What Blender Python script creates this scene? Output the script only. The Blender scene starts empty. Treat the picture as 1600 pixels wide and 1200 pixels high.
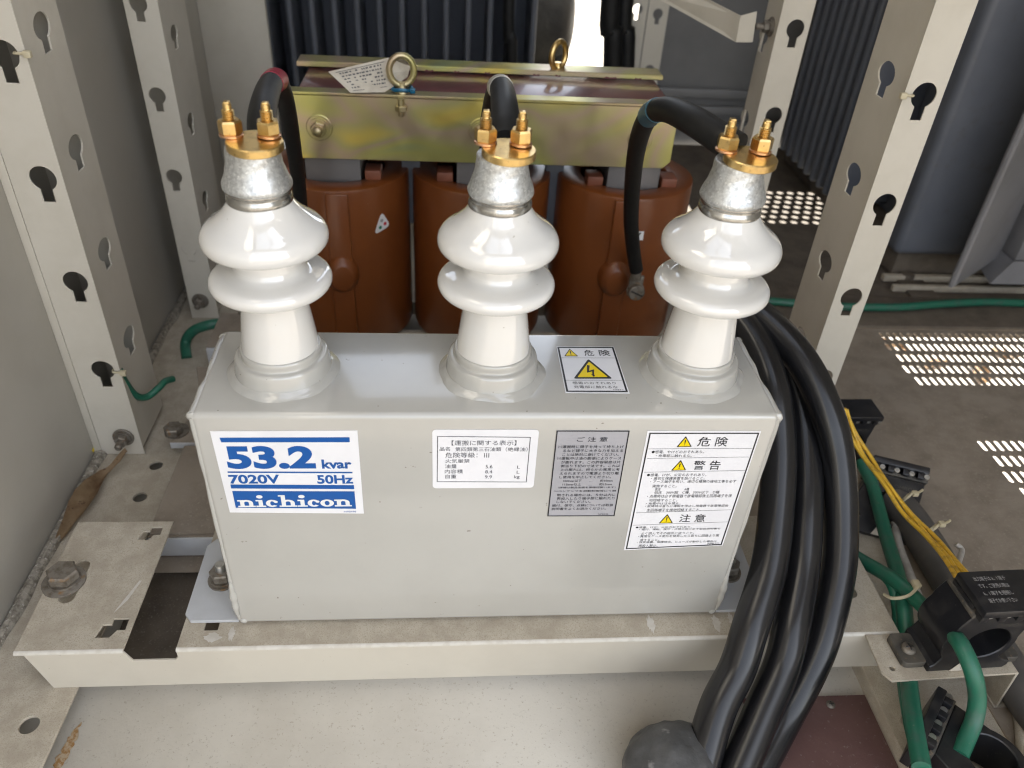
import bpy, bmesh, math, random
from mathutils import Vector, Matrix, noise as mnoise

random.seed(7)
R = math.radians
scene = bpy.context.scene
COL = scene.collection

# ------------------------------------------------------------------ camera
cam_d = bpy.data.cameras.new('camera')
cam = bpy.data.objects.new('camera', cam_d)
COL.objects.link(cam)
cR = Vector((0.996352,-0.065339,0.054889))
cU = Vector((-0.005159,0.595923,0.803025))
cF = Vector((0.085178,0.800379,-0.593412))
cC = Vector((0.158229,-0.390506,0.524326))
m = Matrix.Identity(4)
for i in range(3):
    m[i][0], m[i][1], m[i][2], m[i][3] = cR[i], cU[i], -cF[i], cC[i]
cam.matrix_world = m
cam_d.sensor_fit = 'HORIZONTAL'
cam_d.sensor_width = 36.0
cam_d.lens = 27.598
cam_d.clip_start = 0.01
cam_d.clip_end = 400
cam_d.dof.use_dof = True
cam_d.dof.focus_distance = 0.58
cam_d.dof.aperture_fstop = 8.0
scene.camera = cam

# ------------------------------------------------------------------ light
SUN_EL, SUN_AZ = R(38), R(92)      # azimuth clockwise from +y: the sun stands to the right of the cabinet
sun_dir = Vector((math.sin(SUN_AZ) * math.cos(SUN_EL), math.cos(SUN_AZ) * math.cos(SUN_EL), math.sin(SUN_EL)))
world = bpy.data.worlds.new('World')
scene.world = world
world.use_nodes = True
wn = world.node_tree.nodes
wl = world.node_tree.links
bg = wn['Background']
sky = wn.new('ShaderNodeTexSky')
sky.sky_type = 'NISHITA'
sky.sun_disc = False
sky.sun_elevation = SUN_EL
sky.sun_rotation = SUN_AZ
sky.air_density = 1.0
sky.dust_density = 3.0
sky.ozone_density = 1.0
hz = wn.new('ShaderNodeHueSaturation')      # thin high haze takes most of the blue out of the sky
hz.inputs['Saturation'].default_value = 0.38
wl.new(sky.outputs[0], hz.inputs['Color'])
wl.new(hz.outputs[0], bg.inputs[0])
bg.inputs[1].default_value = 0.15
sun_d = bpy.data.lights.new('sun', 'SUN')
sun_d.energy = 5.0
sun_d.angle = R(0.5)
sun_d.color = (1.0, 0.94, 0.85)
sun = bpy.data.objects.new('sun', sun_d)
COL.objects.link(sun)
sun.rotation_euler = (-sun_dir).to_track_quat('-Z', 'Y').to_euler()
scene.view_settings.view_transform = 'Standard'
scene.view_settings.look = 'None'
scene.view_settings.gamma = 1.0
scene.view_settings.exposure = 2.4
scene.view_settings.use_curve_mapping = False
try:
    scene.cycles.use_denoising = True
    scene.cycles.filter_width = 1.15
    scene.cycles.max_bounces = 10
    scene.cycles.diffuse_bounces = 5
    scene.cycles.glossy_bounces = 5
    scene.cycles.sample_clamp_indirect = 6.0
except Exception:
    pass


# ------------------------------------------------------------------ materials
def mat(name, base, rough=0.5, metal=0.0, second=None, nscale=40.0, lo=0.45, hi=0.65, third=None, tscale=300.0,
        tlo=0.6, thi=0.7, bump=0.0, bscale=200.0, bump2=0.0, b2scale=8.0, spec=0.5, coat=0.0, coat_rough=0.05,
        rough2=None, detail=6.0, stretch=None, sss=0.0):
    M = bpy.data.materials.new(name)
    M.use_nodes = True
    N, L = M.node_tree.nodes, M.node_tree.links
    b = N['Principled BSDF']
    b.inputs['Base Color'].default_value = (*base, 1)
    b.inputs['Roughness'].default_value = rough
    b.inputs['Metallic'].default_value = metal
    b.inputs['Specular IOR Level'].default_value = spec
    b.inputs['Coat Weight'].default_value = coat
    b.inputs['Coat Roughness'].default_value = coat_rough
    if sss:
        b.inputs['Subsurface Weight'].default_value = sss
        b.inputs['Subsurface Radius'].default_value = (1, 0.8, 0.6)
        b.inputs['Subsurface Scale'].default_value = 0.004
    tc = N.new('ShaderNodeTexCoord')
    vec = tc.outputs['Object']
    if stretch:
        mp = N.new('ShaderNodeMapping')
        mp.inputs['Scale'].default_value = stretch
        L.new(vec, mp.inputs['Vector'])
        vec = mp.outputs[0]

    def noise(scale, det=detail, rgh=0.6):
        n = N.new('ShaderNodeTexNoise')
        n.inputs['Scale'].default_value = scale
        n.inputs['Detail'].default_value = det
        n.inputs['Roughness'].default_value = rgh
        L.new(vec, n.inputs['Vector'])
        return n.outputs['Fac']

    def ramp(fac, a, c):
        r = N.new('ShaderNodeMapRange')
        r.inputs['From Min'].default_value = a
        r.inputs['From Max'].default_value = c
        L.new(fac, r.inputs['Value'])
        return r.outputs[0]

    def mix(fac, a, c):
        x = N.new('ShaderNodeMix')
        x.data_type = 'RGBA'
        L.new(fac, x.inputs[0])
        for s, v in ((6, a), (7, c)):
            if isinstance(v, tuple):
                x.inputs[s].default_value = (*v, 1)
            else:
                L.new(v, x.inputs[s])
        return x.outputs[2]
    col = base
    if second:
        f = ramp(noise(nscale), lo, hi)
        col = mix(f, col, second)
        if rough2 is not None:
            r = N.new('ShaderNodeMapRange')
            r.inputs['To Min'].default_value = rough
            r.inputs['To Max'].default_value = rough2
            L.new(f, r.inputs['Value'])
            L.new(r.outputs[0], b.inputs['Roughness'])
    if third:
        f = ramp(noise(tscale, 3.0), tlo, thi)
        col = mix(f, col, third)
    if not isinstance(col, tuple):
        L.new(col, b.inputs['Base Color'])
    last = None
    for s, sc in ((bump2, b2scale), (bump, bscale)):
        if s:
            bp = N.new('ShaderNodeBump')
            bp.inputs['Strength'].default_value = 1.0
            bp.inputs['Distance'].default_value = s
            L.new(noise(sc, 4.0), bp.inputs['Height'])
            if last:
                L.new(last, bp.inputs['Normal'])
            last = bp.outputs[0]
    if last:
        L.new(last, b.inputs['Normal'])
    return M


M = {}
M['tank'] = mat('grey_enamel', (0.455, 0.445, 0.41), 0.18, second=(0.425, 0.415, 0.38), nscale=9, lo=0.4, hi=0.65,
                third=(0.22, 0.20, 0.17), tscale=210, tlo=0.715, thi=0.745, bump=0.00002, bscale=500, bump2=0.0001, b2scale=30, spec=0.7, coat=0.9, coat_rough=0.07)
M['foot'] = mat('pale_enamel', (0.50, 0.51, 0.52), 0.3, second=(0.46, 0.465, 0.47), nscale=30)
M['porcelain'] = mat('white_porcelain', (0.70, 0.69, 0.66), 0.04, spec=0.8, coat=1.0, coat_rough=0.02,
                     second=(0.70, 0.68, 0.635), nscale=25, lo=0.45, hi=0.75, third=(0.40, 0.37, 0.31), tscale=260, tlo=0.735, thi=0.76,
                     bump2=0.00006, b2scale=45)
M['zinc'] = mat('galvanised_metal', (0.66, 0.68, 0.68), 0.38, 0.8, second=(0.45, 0.46, 0.46), nscale=420, lo=0.42, hi=0.68,
                third=(0.85, 0.86, 0.85), tscale=700, tlo=0.55, thi=0.68, bump=0.00012, bscale=800, bump2=0.00015, b2scale=130, rough2=0.5)
M['zinc_smooth'] = mat('rolled_metal', (0.5, 0.5, 0.48), 0.22, 0.95, second=(0.36, 0.35, 0.33), nscale=120)
M['brass'] = mat('brass', (0.74, 0.53, 0.22), 0.28, 1.0, second=(0.56, 0.39, 0.17), nscale=160, lo=0.45, hi=0.7, third=(0.35, 0.20, 0.08),
                 tscale=500, tlo=0.64, thi=0.72, bump=0.00005, bscale=700)
M['copper'] = mat('copper', (0.72, 0.43, 0.26), 0.3, 1.0)
M['chromate'] = None
M['beige'] = mat('beige_paint', (0.56, 0.52, 0.44), 0.42, second=(0.52, 0.48, 0.40), nscale=18, third=(0.40, 0.36, 0.30),
                 tscale=420, tlo=0.70, thi=0.78, bump=0.00003, bscale=400)
M['beige_front'] = mat('clean_beige_paint', (0.54, 0.50, 0.42), 0.33, second=(0.50, 0.46, 0.385), nscale=9, bump=0.00002, bscale=300,
                       third=(0.36, 0.31, 0.25), tscale=300, tlo=0.72, thi=0.78)
M['dusty'] = mat('dusty_beige_paint', (0.47, 0.42, 0.335), 0.75, second=(0.385, 0.335, 0.26), nscale=60, lo=0.4, hi=0.62,
                 third=(0.32, 0.275, 0.21), tscale=1100, tlo=0.50, thi=0.70, bump=0.0003, bscale=900, bump2=0.0002, b2scale=120)
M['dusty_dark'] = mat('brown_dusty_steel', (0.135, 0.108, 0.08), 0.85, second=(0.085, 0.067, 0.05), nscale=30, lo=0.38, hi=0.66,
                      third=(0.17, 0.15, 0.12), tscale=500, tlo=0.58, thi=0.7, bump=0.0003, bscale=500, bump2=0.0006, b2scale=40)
M['dusty_mid'] = mat('dust_covered_plate', (0.28, 0.235, 0.185), 0.85, second=(0.205, 0.168, 0.128), nscale=22, lo=0.4, hi=0.64,
                     third=(0.29, 0.25, 0.20), tscale=320, tlo=0.58, thi=0.7, bump=0.0003, bscale=600, bump2=0.0006, b2scale=45)
M['floor'] = mat('painted_floor_plate', (0.48, 0.44, 0.37), 0.55, second=(0.41, 0.37, 0.305), nscale=9, lo=0.42, hi=0.66,
                 third=(0.32, 0.28, 0.23), tscale=420, tlo=0.60, thi=0.74, bump=0.0002, bscale=420, bump2=0.0005, b2scale=30)
M['ground'] = mat('worn_asphalt_ground', (0.15, 0.13, 0.105), 0.9, second=(0.12, 0.104, 0.082), nscale=3)
M['concrete'] = mat('pale_concrete', (0.52, 0.49, 0.43), 0.9, second=(0.45, 0.41, 0.35), nscale=6)
M['wall'] = mat('panel_paint', (0.40, 0.375, 0.325), 0.32, second=(0.36, 0.335, 0.285), nscale=5, bump2=0.0006, b2scale=3)
M['grey_panel'] = mat('dark_grey_panel', (0.21, 0.205, 0.20), 0.5, second=(0.17, 0.168, 0.165), nscale=5)
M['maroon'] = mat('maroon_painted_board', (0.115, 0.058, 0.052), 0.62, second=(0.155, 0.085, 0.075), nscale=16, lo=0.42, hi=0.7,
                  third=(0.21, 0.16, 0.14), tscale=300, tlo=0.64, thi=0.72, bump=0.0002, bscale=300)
M['yoke'] = mat('dark_red_varnish', (0.13, 0.035, 0.032), 0.28, second=(0.10, 0.028, 0.026), nscale=25, coat=0.3)
M['epoxy'] = mat('brown_epoxy', (0.185, 0.053, 0.012), 0.32, second=(0.15, 0.041, 0.010), nscale=9, coat=0.15, coat_rough=0.25,
                 third=(0.3, 0.2, 0.13), tscale=300, tlo=0.72, thi=0.78)
M['epoxy_top'] = mat('dusty_brown_epoxy', (0.22, 0.072, 0.036), 0.5, second=(0.18, 0.055, 0.026), nscale=40)
M['core'] = mat('steel_core', (0.15, 0.138, 0.132), 0.45, 0.5, stretch=(4, 4, 200), second=(0.14, 0.13, 0.125), nscale=12)
M['rubber'] = mat('black_rubber', (0.008, 0.008, 0.008), 0.5, second=(0.012, 0.012, 0.012), nscale=120, third=(0.06, 0.055, 0.05), tscale=420, tlo=0.76, thi=0.82, spec=0.35)
M['sheath'] = mat('black_cable_sheath', (0.008, 0.008, 0.009), 0.24, second=(0.010, 0.010, 0.011), nscale=60, third=(0.16, 0.15, 0.13),
                  tscale=330, tlo=0.76, thi=0.79, bump2=0.00012, b2scale=30)
M['putty'] = mat('dark_grey_putty', (0.055, 0.055, 0.055), 0.55, second=(0.085, 0.085, 0.085), nscale=45, third=(0.26, 0.255, 0.25), tscale=70, tlo=0.66, thi=0.76,
                 bump=0.0006, bscale=140, bump2=0.002, b2scale=30, stretch=(1, 1, 1))
M['red_tape'] = mat('red_tape', (0.30, 0.01, 0.03), 0.3)
M['blue_tape'] = mat('blue_tape', (0.03, 0.12, 0.17), 0.3)
M['white_tape'] = mat('pale_tape', (0.45, 0.43, 0.38), 0.35)
M['blue_tie'] = mat('blue_nylon', (0.01, 0.12, 0.22), 0.35)
M['green'] = mat('green_pvc', (0.015, 0.125, 0.075), 0.42, second=(0.045, 0.11, 0.08), nscale=70, lo=0.5, hi=0.7, third=(0.12, 0.16, 0.13), tscale=300, tlo=0.68, thi=0.76)
M['yellow'] = mat('yellow_pvc', (0.72, 0.44, 0.04), 0.38, second=(0.42, 0.25, 0.04), nscale=150, lo=0.52, hi=0.68)
M['white_wire'] = mat('off_white_pvc', (0.40, 0.38, 0.35), 0.45, second=(0.3, 0.28, 0.25), nscale=70)
M['nylon'] = mat('aged_nylon', (0.50, 0.44, 0.30), 0.4)
M['conduit'] = mat('grey_conduit', (0.075, 0.07, 0.066), 0.6, second=(0.1, 0.09, 0.08), nscale=30)
M['fin'] = mat('slate_blue_paint', (0.12, 0.128, 0.148), 0.42, second=(0.10, 0.108, 0.126), nscale=7, third=(0.10, 0.10, 0.10), tscale=50, tlo=0.6, thi=0.8)
M['fin_grey'] = mat('mid_grey_paint', (0.20, 0.195, 0.20), 0.5, second=(0.16, 0.155, 0.155), nscale=12)
M['black_plastic'] = mat('black_plastic', (0.012, 0.012, 0.014), 0.3, second=(0.03, 0.028, 0.026), nscale=60, lo=0.5, hi=0.75, rough2=0.6, third=(0.10, 0.09, 0.08), tscale=500, tlo=0.68, thi=0.75)
M['dusty_plastic'] = mat('dusty_black_plastic', (0.05, 0.046, 0.04), 0.65, second=(0.10, 0.088, 0.07), nscale=60, lo=0.42, hi=0.66, third=(0.15, 0.11, 0.07), tscale=300, tlo=0.6, thi=0.72)
M['bolt'] = mat('dusty_bolt_steel', (0.25, 0.225, 0.19), 0.55, 0.6, second=(0.15, 0.125, 0.095), nscale=150, third=(0.30, 0.17, 0.07), tscale=120, tlo=0.6, thi=0.75)
M['bolt_bright'] = mat('zinc_bolt', (0.62, 0.62, 0.60), 0.3, 0.9, second=(0.4, 0.4, 0.38), nscale=200)
M['leaf'] = mat('dry_leaf', (0.36, 0.25, 0.14), 0.7, second=(0.22, 0.13, 0.065), nscale=60, lo=0.4, hi=0.65, third=(0.09, 0.04, 0.025), tscale=200, tlo=0.6, thi=0.75, bump=0.0003, bscale=200)
M['paper'] = mat('paper_tag', (0.60, 0.55, 0.46), 0.75, second=(0.5, 0.45, 0.37), nscale=60)
M['film'] = mat('white_label_film', (0.78, 0.78, 0.80), 0.22, coat=0.4, coat_rough=0.05, second=(0.74, 0.74, 0.76), nscale=30, bump2=0.00008, b2scale=70)
M['silver'] = mat('silver_label_film', (0.42, 0.42, 0.45), 0.4, 0.25, second=(0.38, 0.38, 0.41), nscale=30)
M['ink'] = mat('black_ink', (0.012, 0.012, 0.014), 0.3)
M['ink_soft'] = mat('thin_black_ink', (0.06, 0.06, 0.07), 0.35)
M['blue_ink'] = mat('blue_ink', (0.004, 0.085, 0.33), 0.28)
M['yellow_ink'] = mat('yellow_ink', (0.80, 0.60, 0.0), 0.28)
M['white_ink'] = mat('white_ink', (0.75, 0.75, 0.75), 0.35)
M['dull_ink'] = mat('worn_white_ink', (0.35, 0.34, 0.33), 0.5)
M['red_ink'] = mat('red_ink', (0.55, 0.02, 0.03), 0.3)
M['green_ink'] = mat('green_ink', (0.01, 0.16, 0.08), 0.3)
M['trousers'] = mat('dark_olive_cloth', (0.075, 0.066, 0.05), 0.6, second=(0.045, 0.038, 0.03), nscale=9, bump2=0.01, b2scale=12)
M['shirt'] = mat('blue_grey_cloth', (0.17, 0.17, 0.23), 0.85, second=(0.09, 0.09, 0.13), nscale=30, lo=0.4, hi=0.6)
M['skin'] = mat('skin', (0.45, 0.26, 0.18), 0.55)
M['hair'] = mat('black_hair', (0.01, 0.009, 0.008), 0.5)
M['rust'] = mat('rust', (0.27, 0.145, 0.05), 0.9, second=(0.38, 0.30, 0.2), nscale=220, lo=0.42, hi=0.56, bump=0.0005, bscale=400)
M['scuff'] = mat('scuffed_white_paint', (0.57, 0.54, 0.48), 0.6, second=(0.51, 0.475, 0.41), nscale=130, lo=0.45, hi=0.6)
M['dirt'] = mat('gritty_dirt', (0.33, 0.30, 0.245), 0.95, second=(0.16, 0.14, 0.11), nscale=170, lo=0.42, hi=0.6, third=(0.5, 0.47, 0.42), tscale=260, tlo=0.6, thi=0.68, bump=0.001, bscale=260)


def chromate():
    X = bpy.data.materials.new('iridescent_chromate_plating')
    X.use_nodes = True
    N, L = X.node_tree.nodes, X.node_tree.links
    b = N['Principled BSDF']
    b.inputs['Metallic'].default_value = 0.85
    b.inputs['Roughness'].default_value = 0.3
    tc = N.new('ShaderNodeTexCoord')
    mp = N.new('ShaderNodeMapping')
    mp.inputs['Scale'].default_value = (1, 1, 1.6)
    L.new(tc.outputs['Object'], mp.inputs[0])
    n = N.new('ShaderNodeTexNoise')
    n.inputs['Scale'].default_value = 7
    n.inputs['Detail'].default_value = 0.8
    n.inputs['Distortion'].default_value = 1.2
    L.new(mp.outputs[0], n.inputs['Vector'])
    r = N.new('ShaderNodeValToRGB')
    e = r.color_ramp.elements
    e[0].position, e[0].color = 0.26, (0.34, 0.42, 0.26, 1)
    e[1].position, e[1].color = 0.78, (0.74, 0.42, 0.14, 1)
    for p, c in ((0.37, (0.52, 0.50, 0.17)), (0.45, (0.50, 0.45, 0.22)), (0.51, (0.50, 0.39, 0.27)), (0.57, (0.48, 0.44, 0.20)), (0.66, (0.66, 0.54, 0.14))):
        q = e.new(p)
        q.color = (*c, 1)
    L.new(n.outputs[0], r.inputs[0])
    L.new(r.outputs[0], b.inputs['Base Color'])
    n2 = N.new('ShaderNodeTexNoise')
    n2.inputs['Scale'].default_value = 60
    n2.inputs['Detail'].default_value = 5
    L.new(tc.outputs['Object'], n2.inputs['Vector'])
    mr = N.new('ShaderNodeMapRange')
    mr.inputs['To Min'].default_value = 0.22
    mr.inputs['To Max'].default_value = 0.5
    L.new(n2.outputs[0], mr.inputs[0])
    L.new(mr.outputs[0], b.inputs['Roughness'])
    return X


M['chromate'] = chromate()


# ------------------------------------------------------------------ building helpers
def link_mesh(name, bm, material, parent=None, smooth=35, origin=None):
    """bm is in world coordinates; the object gets its origin at its base (or at 'origin')."""
    bmesh.ops.recalc_face_normals(bm, faces=bm.faces)
    if parent is not None:
        off = parent_world(parent)
    elif origin is not None:
        off = Vector(origin)
    else:
        xs = [v.co for v in bm.verts]
        lo = Vector([min(c[i] for c in xs) for i in range(3)])
        hi = Vector([max(c[i] for c in xs) for i in range(3)])
        off = Vector(((lo.x + hi.x) / 2, (lo.y + hi.y) / 2, lo.z))
    for v in bm.verts:
        v.co -= off
    me = bpy.data.meshes.new(name)
    bm.to_mesh(me)
    bm.free()
    me.materials.append(material)
    for p in me.polygons:
        p.use_smooth = True
    if smooth is not None:
        me.set_sharp_from_angle(angle=R(smooth))
    o = bpy.data.objects.new(name, me)
    COL.objects.link(o)
    if parent is not None:
        o.parent = parent
    else:
        o.location = off
    return o


def parent_world(o):
    p = Vector(o.location)
    if o.parent:
        p += parent_world(o.parent)
    return p


def thing(name, label, cat, loc=(0, 0, 0), group=None):
    o = bpy.data.objects.new(name, None)
    o.empty_display_size = 0.02
    COL.objects.link(o)
    o.location = loc
    return tag(o, label, cat, group)


def tag(o, label, cat, group=None):
    o['label'] = label
    o['category'] = cat
    if group:
        o['group'] = group
    return o


def struct(o):
    o['kind'] = 'structure'
    return o


def box(bm, x0, x1, y0, y1, z0, z1, bev=0.0, seg=2):
    r = bmesh.ops.create_cube(bm, size=1.0)
    vs = r['verts']
    for v in vs:
        v.co = Vector(((x0 + x1) / 2 + v.co.x * (x1 - x0), (y0 + y1) / 2 + v.co.y * (y1 - y0), (z0 + z1) / 2 + v.co.z * (z1 - z0)))
    if bev:
        es = list({e for v in vs for e in v.link_edges})
        bmesh.ops.bevel(bm, geom=es, offset=bev, segments=seg, affect='EDGES', profile=0.5)
    return bm


def frame_of(d):
    d = Vector(d).normalized()
    a = Vector((0, 0, 1)) if abs(d.z) < 0.95 else Vector((1, 0, 0))
    u = d.cross(a).normalized()
    return d, u, u.cross(d).normalized()


def lathe(bm, prof, origin=(0, 0, 0), axis=(0, 0, 1), seg=48, cap=True, wob=None):
    """prof: list of (radius, height along axis)"""
    d, u, w = frame_of(axis)
    o = Vector(origin)
    rings = []
    for r, h in prof:
        ring = []
        for k in range(seg):
            a = 2 * math.pi * k / seg
            rr = r + (wob(a, h) if wob else 0)
            ring.append(bm.verts.new(o + d * h + (u * math.cos(a) + w * math.sin(a)) * rr))
        rings.append(ring)
    for A, B in zip(rings, rings[1:]):
        for k in range(seg):
            bm.faces.new((A[k], A[(k + 1) % seg], B[(k + 1) % seg], B[k]))
    if cap:
        bm.faces.new(rings[0])
        bm.faces.new(rings[-1])
    return bm


def catmull(pts, n=8):
    P = [Vector(p) for p in pts]
    P = [P[0] * 2 - P[1]] + P + [P[-1] * 2 - P[-2]]
    out = []
    for i in range(1, len(P) - 2):
        a, b, c, d = P[i - 1:i + 3]
        for k in range(n):
            t = k / n
            out.append(0.5 * ((2 * b) + (c - a) * t + (2 * a - 5 * b + 4 * c - d) * t * t + (3 * b - a - 3 * c + d) * t ** 3))
    out.append(P[-2])
    return out


def tube(bm, pts, r, seg=20, n=8, smooth=True, cap=True, rfun=None):
    path = catmull(pts, n) if smooth else [Vector(p) for p in pts]
    tang = []
    for i in range(len(path)):
        a = path[max(0, i - 1)]
        b = path[min(len(path) - 1, i + 1)]
        tang.append((b - a).normalized())
    _, u, w = frame_of(tang[0])
    rings = []
    for i, p in enumerate(path):
        t = tang[i]
        u = (u - t * u.dot(t)).normalized()
        w = t.cross(u)
        rr = rfun(i / (len(path) - 1)) if rfun else r
        rings.append([bm.verts.new(p + (u * math.cos(2 * math.pi * k / seg) + w * math.sin(2 * math.pi * k / seg)) * rr) for k in range(seg)])
    for A, B in zip(rings, rings[1:]):
        for k in range(seg):
            bm.faces.new((A[k], A[(k + 1) % seg], B[(k + 1) % seg], B[k]))
    if cap:
        bm.faces.new(rings[0])
        bm.faces.new(rings[-1])
    return bm


def sheet(bm, outer, holes, t, mx, bev=0.0):
    """flat plate with holes: outline in local (u, v), thickness t centred on w; mx places it"""
    cu = bpy.data.curves.new('sheet', 'CURVE')
    cu.dimensions = '2D'
    cu.fill_mode = 'BOTH'
    cu.extrude = max(t / 2 - bev, 0.00001)
    cu.bevel_depth = bev
    cu.bevel_resolution = 0
    cu.offset = -bev
    for loop in [outer] + list(holes):
        sp = cu.splines.new('POLY')
        sp.points.add(len(loop) - 1)
        for q, c in zip(sp.points, loop):
            q.co = (c[0], c[1], 0, 1)
        sp.use_cyclic_u = True
    ob = bpy.data.objects.new('sheet', cu)
    COL.objects.link(ob)
    dg = bpy.context.evaluated_depsgraph_get()
    me = bpy.data.meshes.new_from_object(ob.evaluated_get(dg))
    me.transform(mx)
    bm.from_mesh(me)
    bpy.data.objects.remove(ob)
    bpy.data.curves.remove(cu)
    bpy.data.meshes.remove(me)
    return bm


def basis(o, u, v):
    u, v = Vector(u).normalized(), Vector(v).normalized()
    w = u.cross(v)
    mm = Matrix.Identity(4)
    for i in range(3):
        mm[i][0], mm[i][1], mm[i][2], mm[i][3] = u[i], v[i], w[i], o[i]
    return mm


def circ(cx, cy, r, n=20, a0=0.0, a1=2 * math.pi):
    full = abs(a1 - a0 - 2 * math.pi) < 1e-6
    k = n if full else n - 1
    return [(cx + r * math.cos(a0 + (a1 - a0) * i / k), cy + r * math.sin(a0 + (a1 - a0) * i / k)) for i in range(n)]


def keyhole(cx, cy, s=1.0):
    """keyhole slot: round top with a narrower slot hanging below it"""
    r, hw, dn = 0.0105 * s, 0.0048 * s, 0.0205 * s
    a = math.asin(hw / r)
    pts = circ(cx, cy, r, 22, -math.pi / 2 + a, 1.5 * math.pi - a)
    return pts + [(cx - hw, cy - dn), (cx + hw, cy - dn)]


def rrect(x0, x1, y0, y1, r, n=5):
    out = []
    for cx, cy, a in ((x1 - r, y1 - r, 0), (x0 + r, y1 - r, 90), (x0 + r, y0 + r, 180), (x1 - r, y0 + r, 270)):
        out += circ(cx, cy, r, n, R(a), R(a + 90))
    return out


XZ = lambda y: basis((0, y, 0), (1, 0, 0), (0, 0, 1))
XY = lambda z: basis((0, 0, z), (1, 0, 0), (0, 1, 0))
YZ = lambda x: basis((x, 0, 0), (0, 1, 0), (0, 0, 1))


def hexprism(bm, c, axis, af, h, chamfer=True, turn=0.0):
    d, u, w = frame_of(axis)
    c = Vector(c)
    rr = af / math.sqrt(3)
    k = 0.9
    rings = []
    for r, t in ((rr * k, 0), (rr, h * 0.12), (rr, h * 0.85), (rr * 0.88, h)):
        rings.append([bm.verts.new(c + d * t + (u * math.cos(turn + i * math.pi / 3) + w * math.sin(turn + i * math.pi / 3)) * r) for i in range(6)])
    for A, B in zip(rings, rings[1:]):
        for i in range(6):
            bm.faces.new((A[i], A[(i + 1) % 6], B[(i + 1) % 6], B[i]))
    bm.faces.new(rings[0])
    bm.faces.new(rings[-1])


def bolt(bm, c, axis, af=0.015, h=0.007, washer=0.012, stud=0.0, dome=False, turn=0.3):
    d = Vector(axis).normalized()
    c = Vector(c)
    lathe(bm, [(washer, 0), (washer, 0.0012), (washer * 0.95, 0.0016)], c, d, 28)
    lathe(bm, [(washer * 0.78, 0.0016), (washer * 0.78, 0.0034)], c, d, 28)
    hexprism(bm, c + d * 0.0034, d, af, h, turn=turn)
    if stud:
        rs = af * 0.32
        pr = [(rs, 0.0034 + h * 0.9), (rs, 0.0034 + h + stud - rs * 0.4), (rs * 0.7, 0.0034 + h + stud)]
        if dome:
            pr = [(rs, 0.0034 + h * 0.9)] + [(rs * 1.15 * math.cos(a * math.pi / 12), 0.0034 + h + stud * 0.4 + stud * 0.6 * math.sin(a * math.pi / 12)) for a in range(6)]
        lathe(bm, pr, c, d, 18)


# ------------------------------------------------------------------ printing
def text_mesh(bm, s, x0, x1, z0, z1, mx, weight=0.0):
    cu = bpy.data.curves.new('text', 'FONT')
    cu.body = s
    cu.resolution_u = 6 if len(s) < 7 and ord(s[0]) < 128 else 2
    cu.offset = weight
    cu.fill_mode = 'FRONT'
    ob = bpy.data.objects.new('text', cu)
    COL.objects.link(ob)
    dg = bpy.context.evaluated_depsgraph_get()
    me = bpy.data.meshes.new_from_object(ob.evaluated_get(dg))
    if len(me.vertices):
        xs = [v.co.x for v in me.vertices]
        ys = [v.co.y for v in me.vertices]
        ax, bx, ay, by = min(xs), max(xs), min(ys), max(ys)
        for v in me.vertices:
            v.co.x = x0 + (v.co.x - ax) / max(bx - ax, 1e-6) * (x1 - x0)
            v.co.y = z0 + (v.co.y - ay) / max(by - ay, 1e-6) * (z1 - z0)
        me.transform(mx)
        bm.from_mesh(me)
    bpy.data.objects.remove(ob)
    bpy.data.curves.remove(cu)
    bpy.data.meshes.remove(me)


def poly(bm, pts, mx):
    bm.faces.new([bm.verts.new(mx @ Vector((p[0], p[1], 0))) for p in pts])


def line(bm, a, b, w, mx):
    a, b = Vector((*a, 0)), Vector((*b, 0))
    n = Vector((-(b - a).y, (b - a).x, 0)).normalized() * w / 2
    poly(bm, [a + n, b + n, b - n, a - n], mx)


def ring_quad(bm, q, w, mx):
    """a rectangular printed frame: outer corners q (TL, TR, BR, BL), line width w"""
    c = sum((Vector(p) for p in q), Vector((0, 0))) / 4
    inner = []
    for p in q:
        d = Vector(p)
        inner.append(Vector((d.x + w * (1 if d.x < c.x else -1), d.y + w * (1 if d.y < c.y else -1))))
    for i in range(4):
        j = (i + 1) % 4
        poly(bm, [q[i], q[j], inner[j], inner[i]], mx)


def tri_pts(a, b, c, grow=0.0, n=4, r=0.0):
    P = [Vector(a), Vector(b), Vector(c)]
    g = (P[0] + P[1] + P[2]) / 3
    P = [g + (p - g) * (1 + grow) for p in P]
    if not r:
        return P
    out = []
    for i in range(3):
        p, q, s = P[i - 1], P[i], P[(i + 1) % 3]
        a1 = q + (p - q) * r
        a2 = q + (s - q) * r
        for k in range(n + 1):
            t = k / n
            out.append(a1 * (1 - t) ** 2 + q * 2 * t * (1 - t) + a2 * t * t)
    return out


def front(y):
    # local (x, z) seen from -y: u = +x, v = +z, w = u x v = -y
    return basis((0, y, 0), (1, 0, 0), (0, 0, 1))


def topm(z):
    return basis((0, 0, z), (1, 0, 0), (0, 1, 0))


W, D, H = 0.38, 0.098, 0.21
# ================================================================== SETTING
bm = bmesh.new()
poly(bm, [(-60, -60), (60, -60), (60, 60), (-60, 60)], XY(-0.36))
o = link_mesh('ground', bm, M['ground'])
struct(o)

bm = bmesh.new()
box(bm, -0.6, 3.2, -0.30, 1.22, -0.5, -0.352)
o = link_mesh('concrete_base', bm, M['concrete'], smooth=None)
struct(o)

bm = bmesh.new()
box(bm, -3, 5, 2.5, 12.0, -0.5, -0.356)
o = link_mesh('path', bm, M['concrete'], smooth=None)  # pale slab added so the ground in the rear gap looks bright
struct(o)

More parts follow.
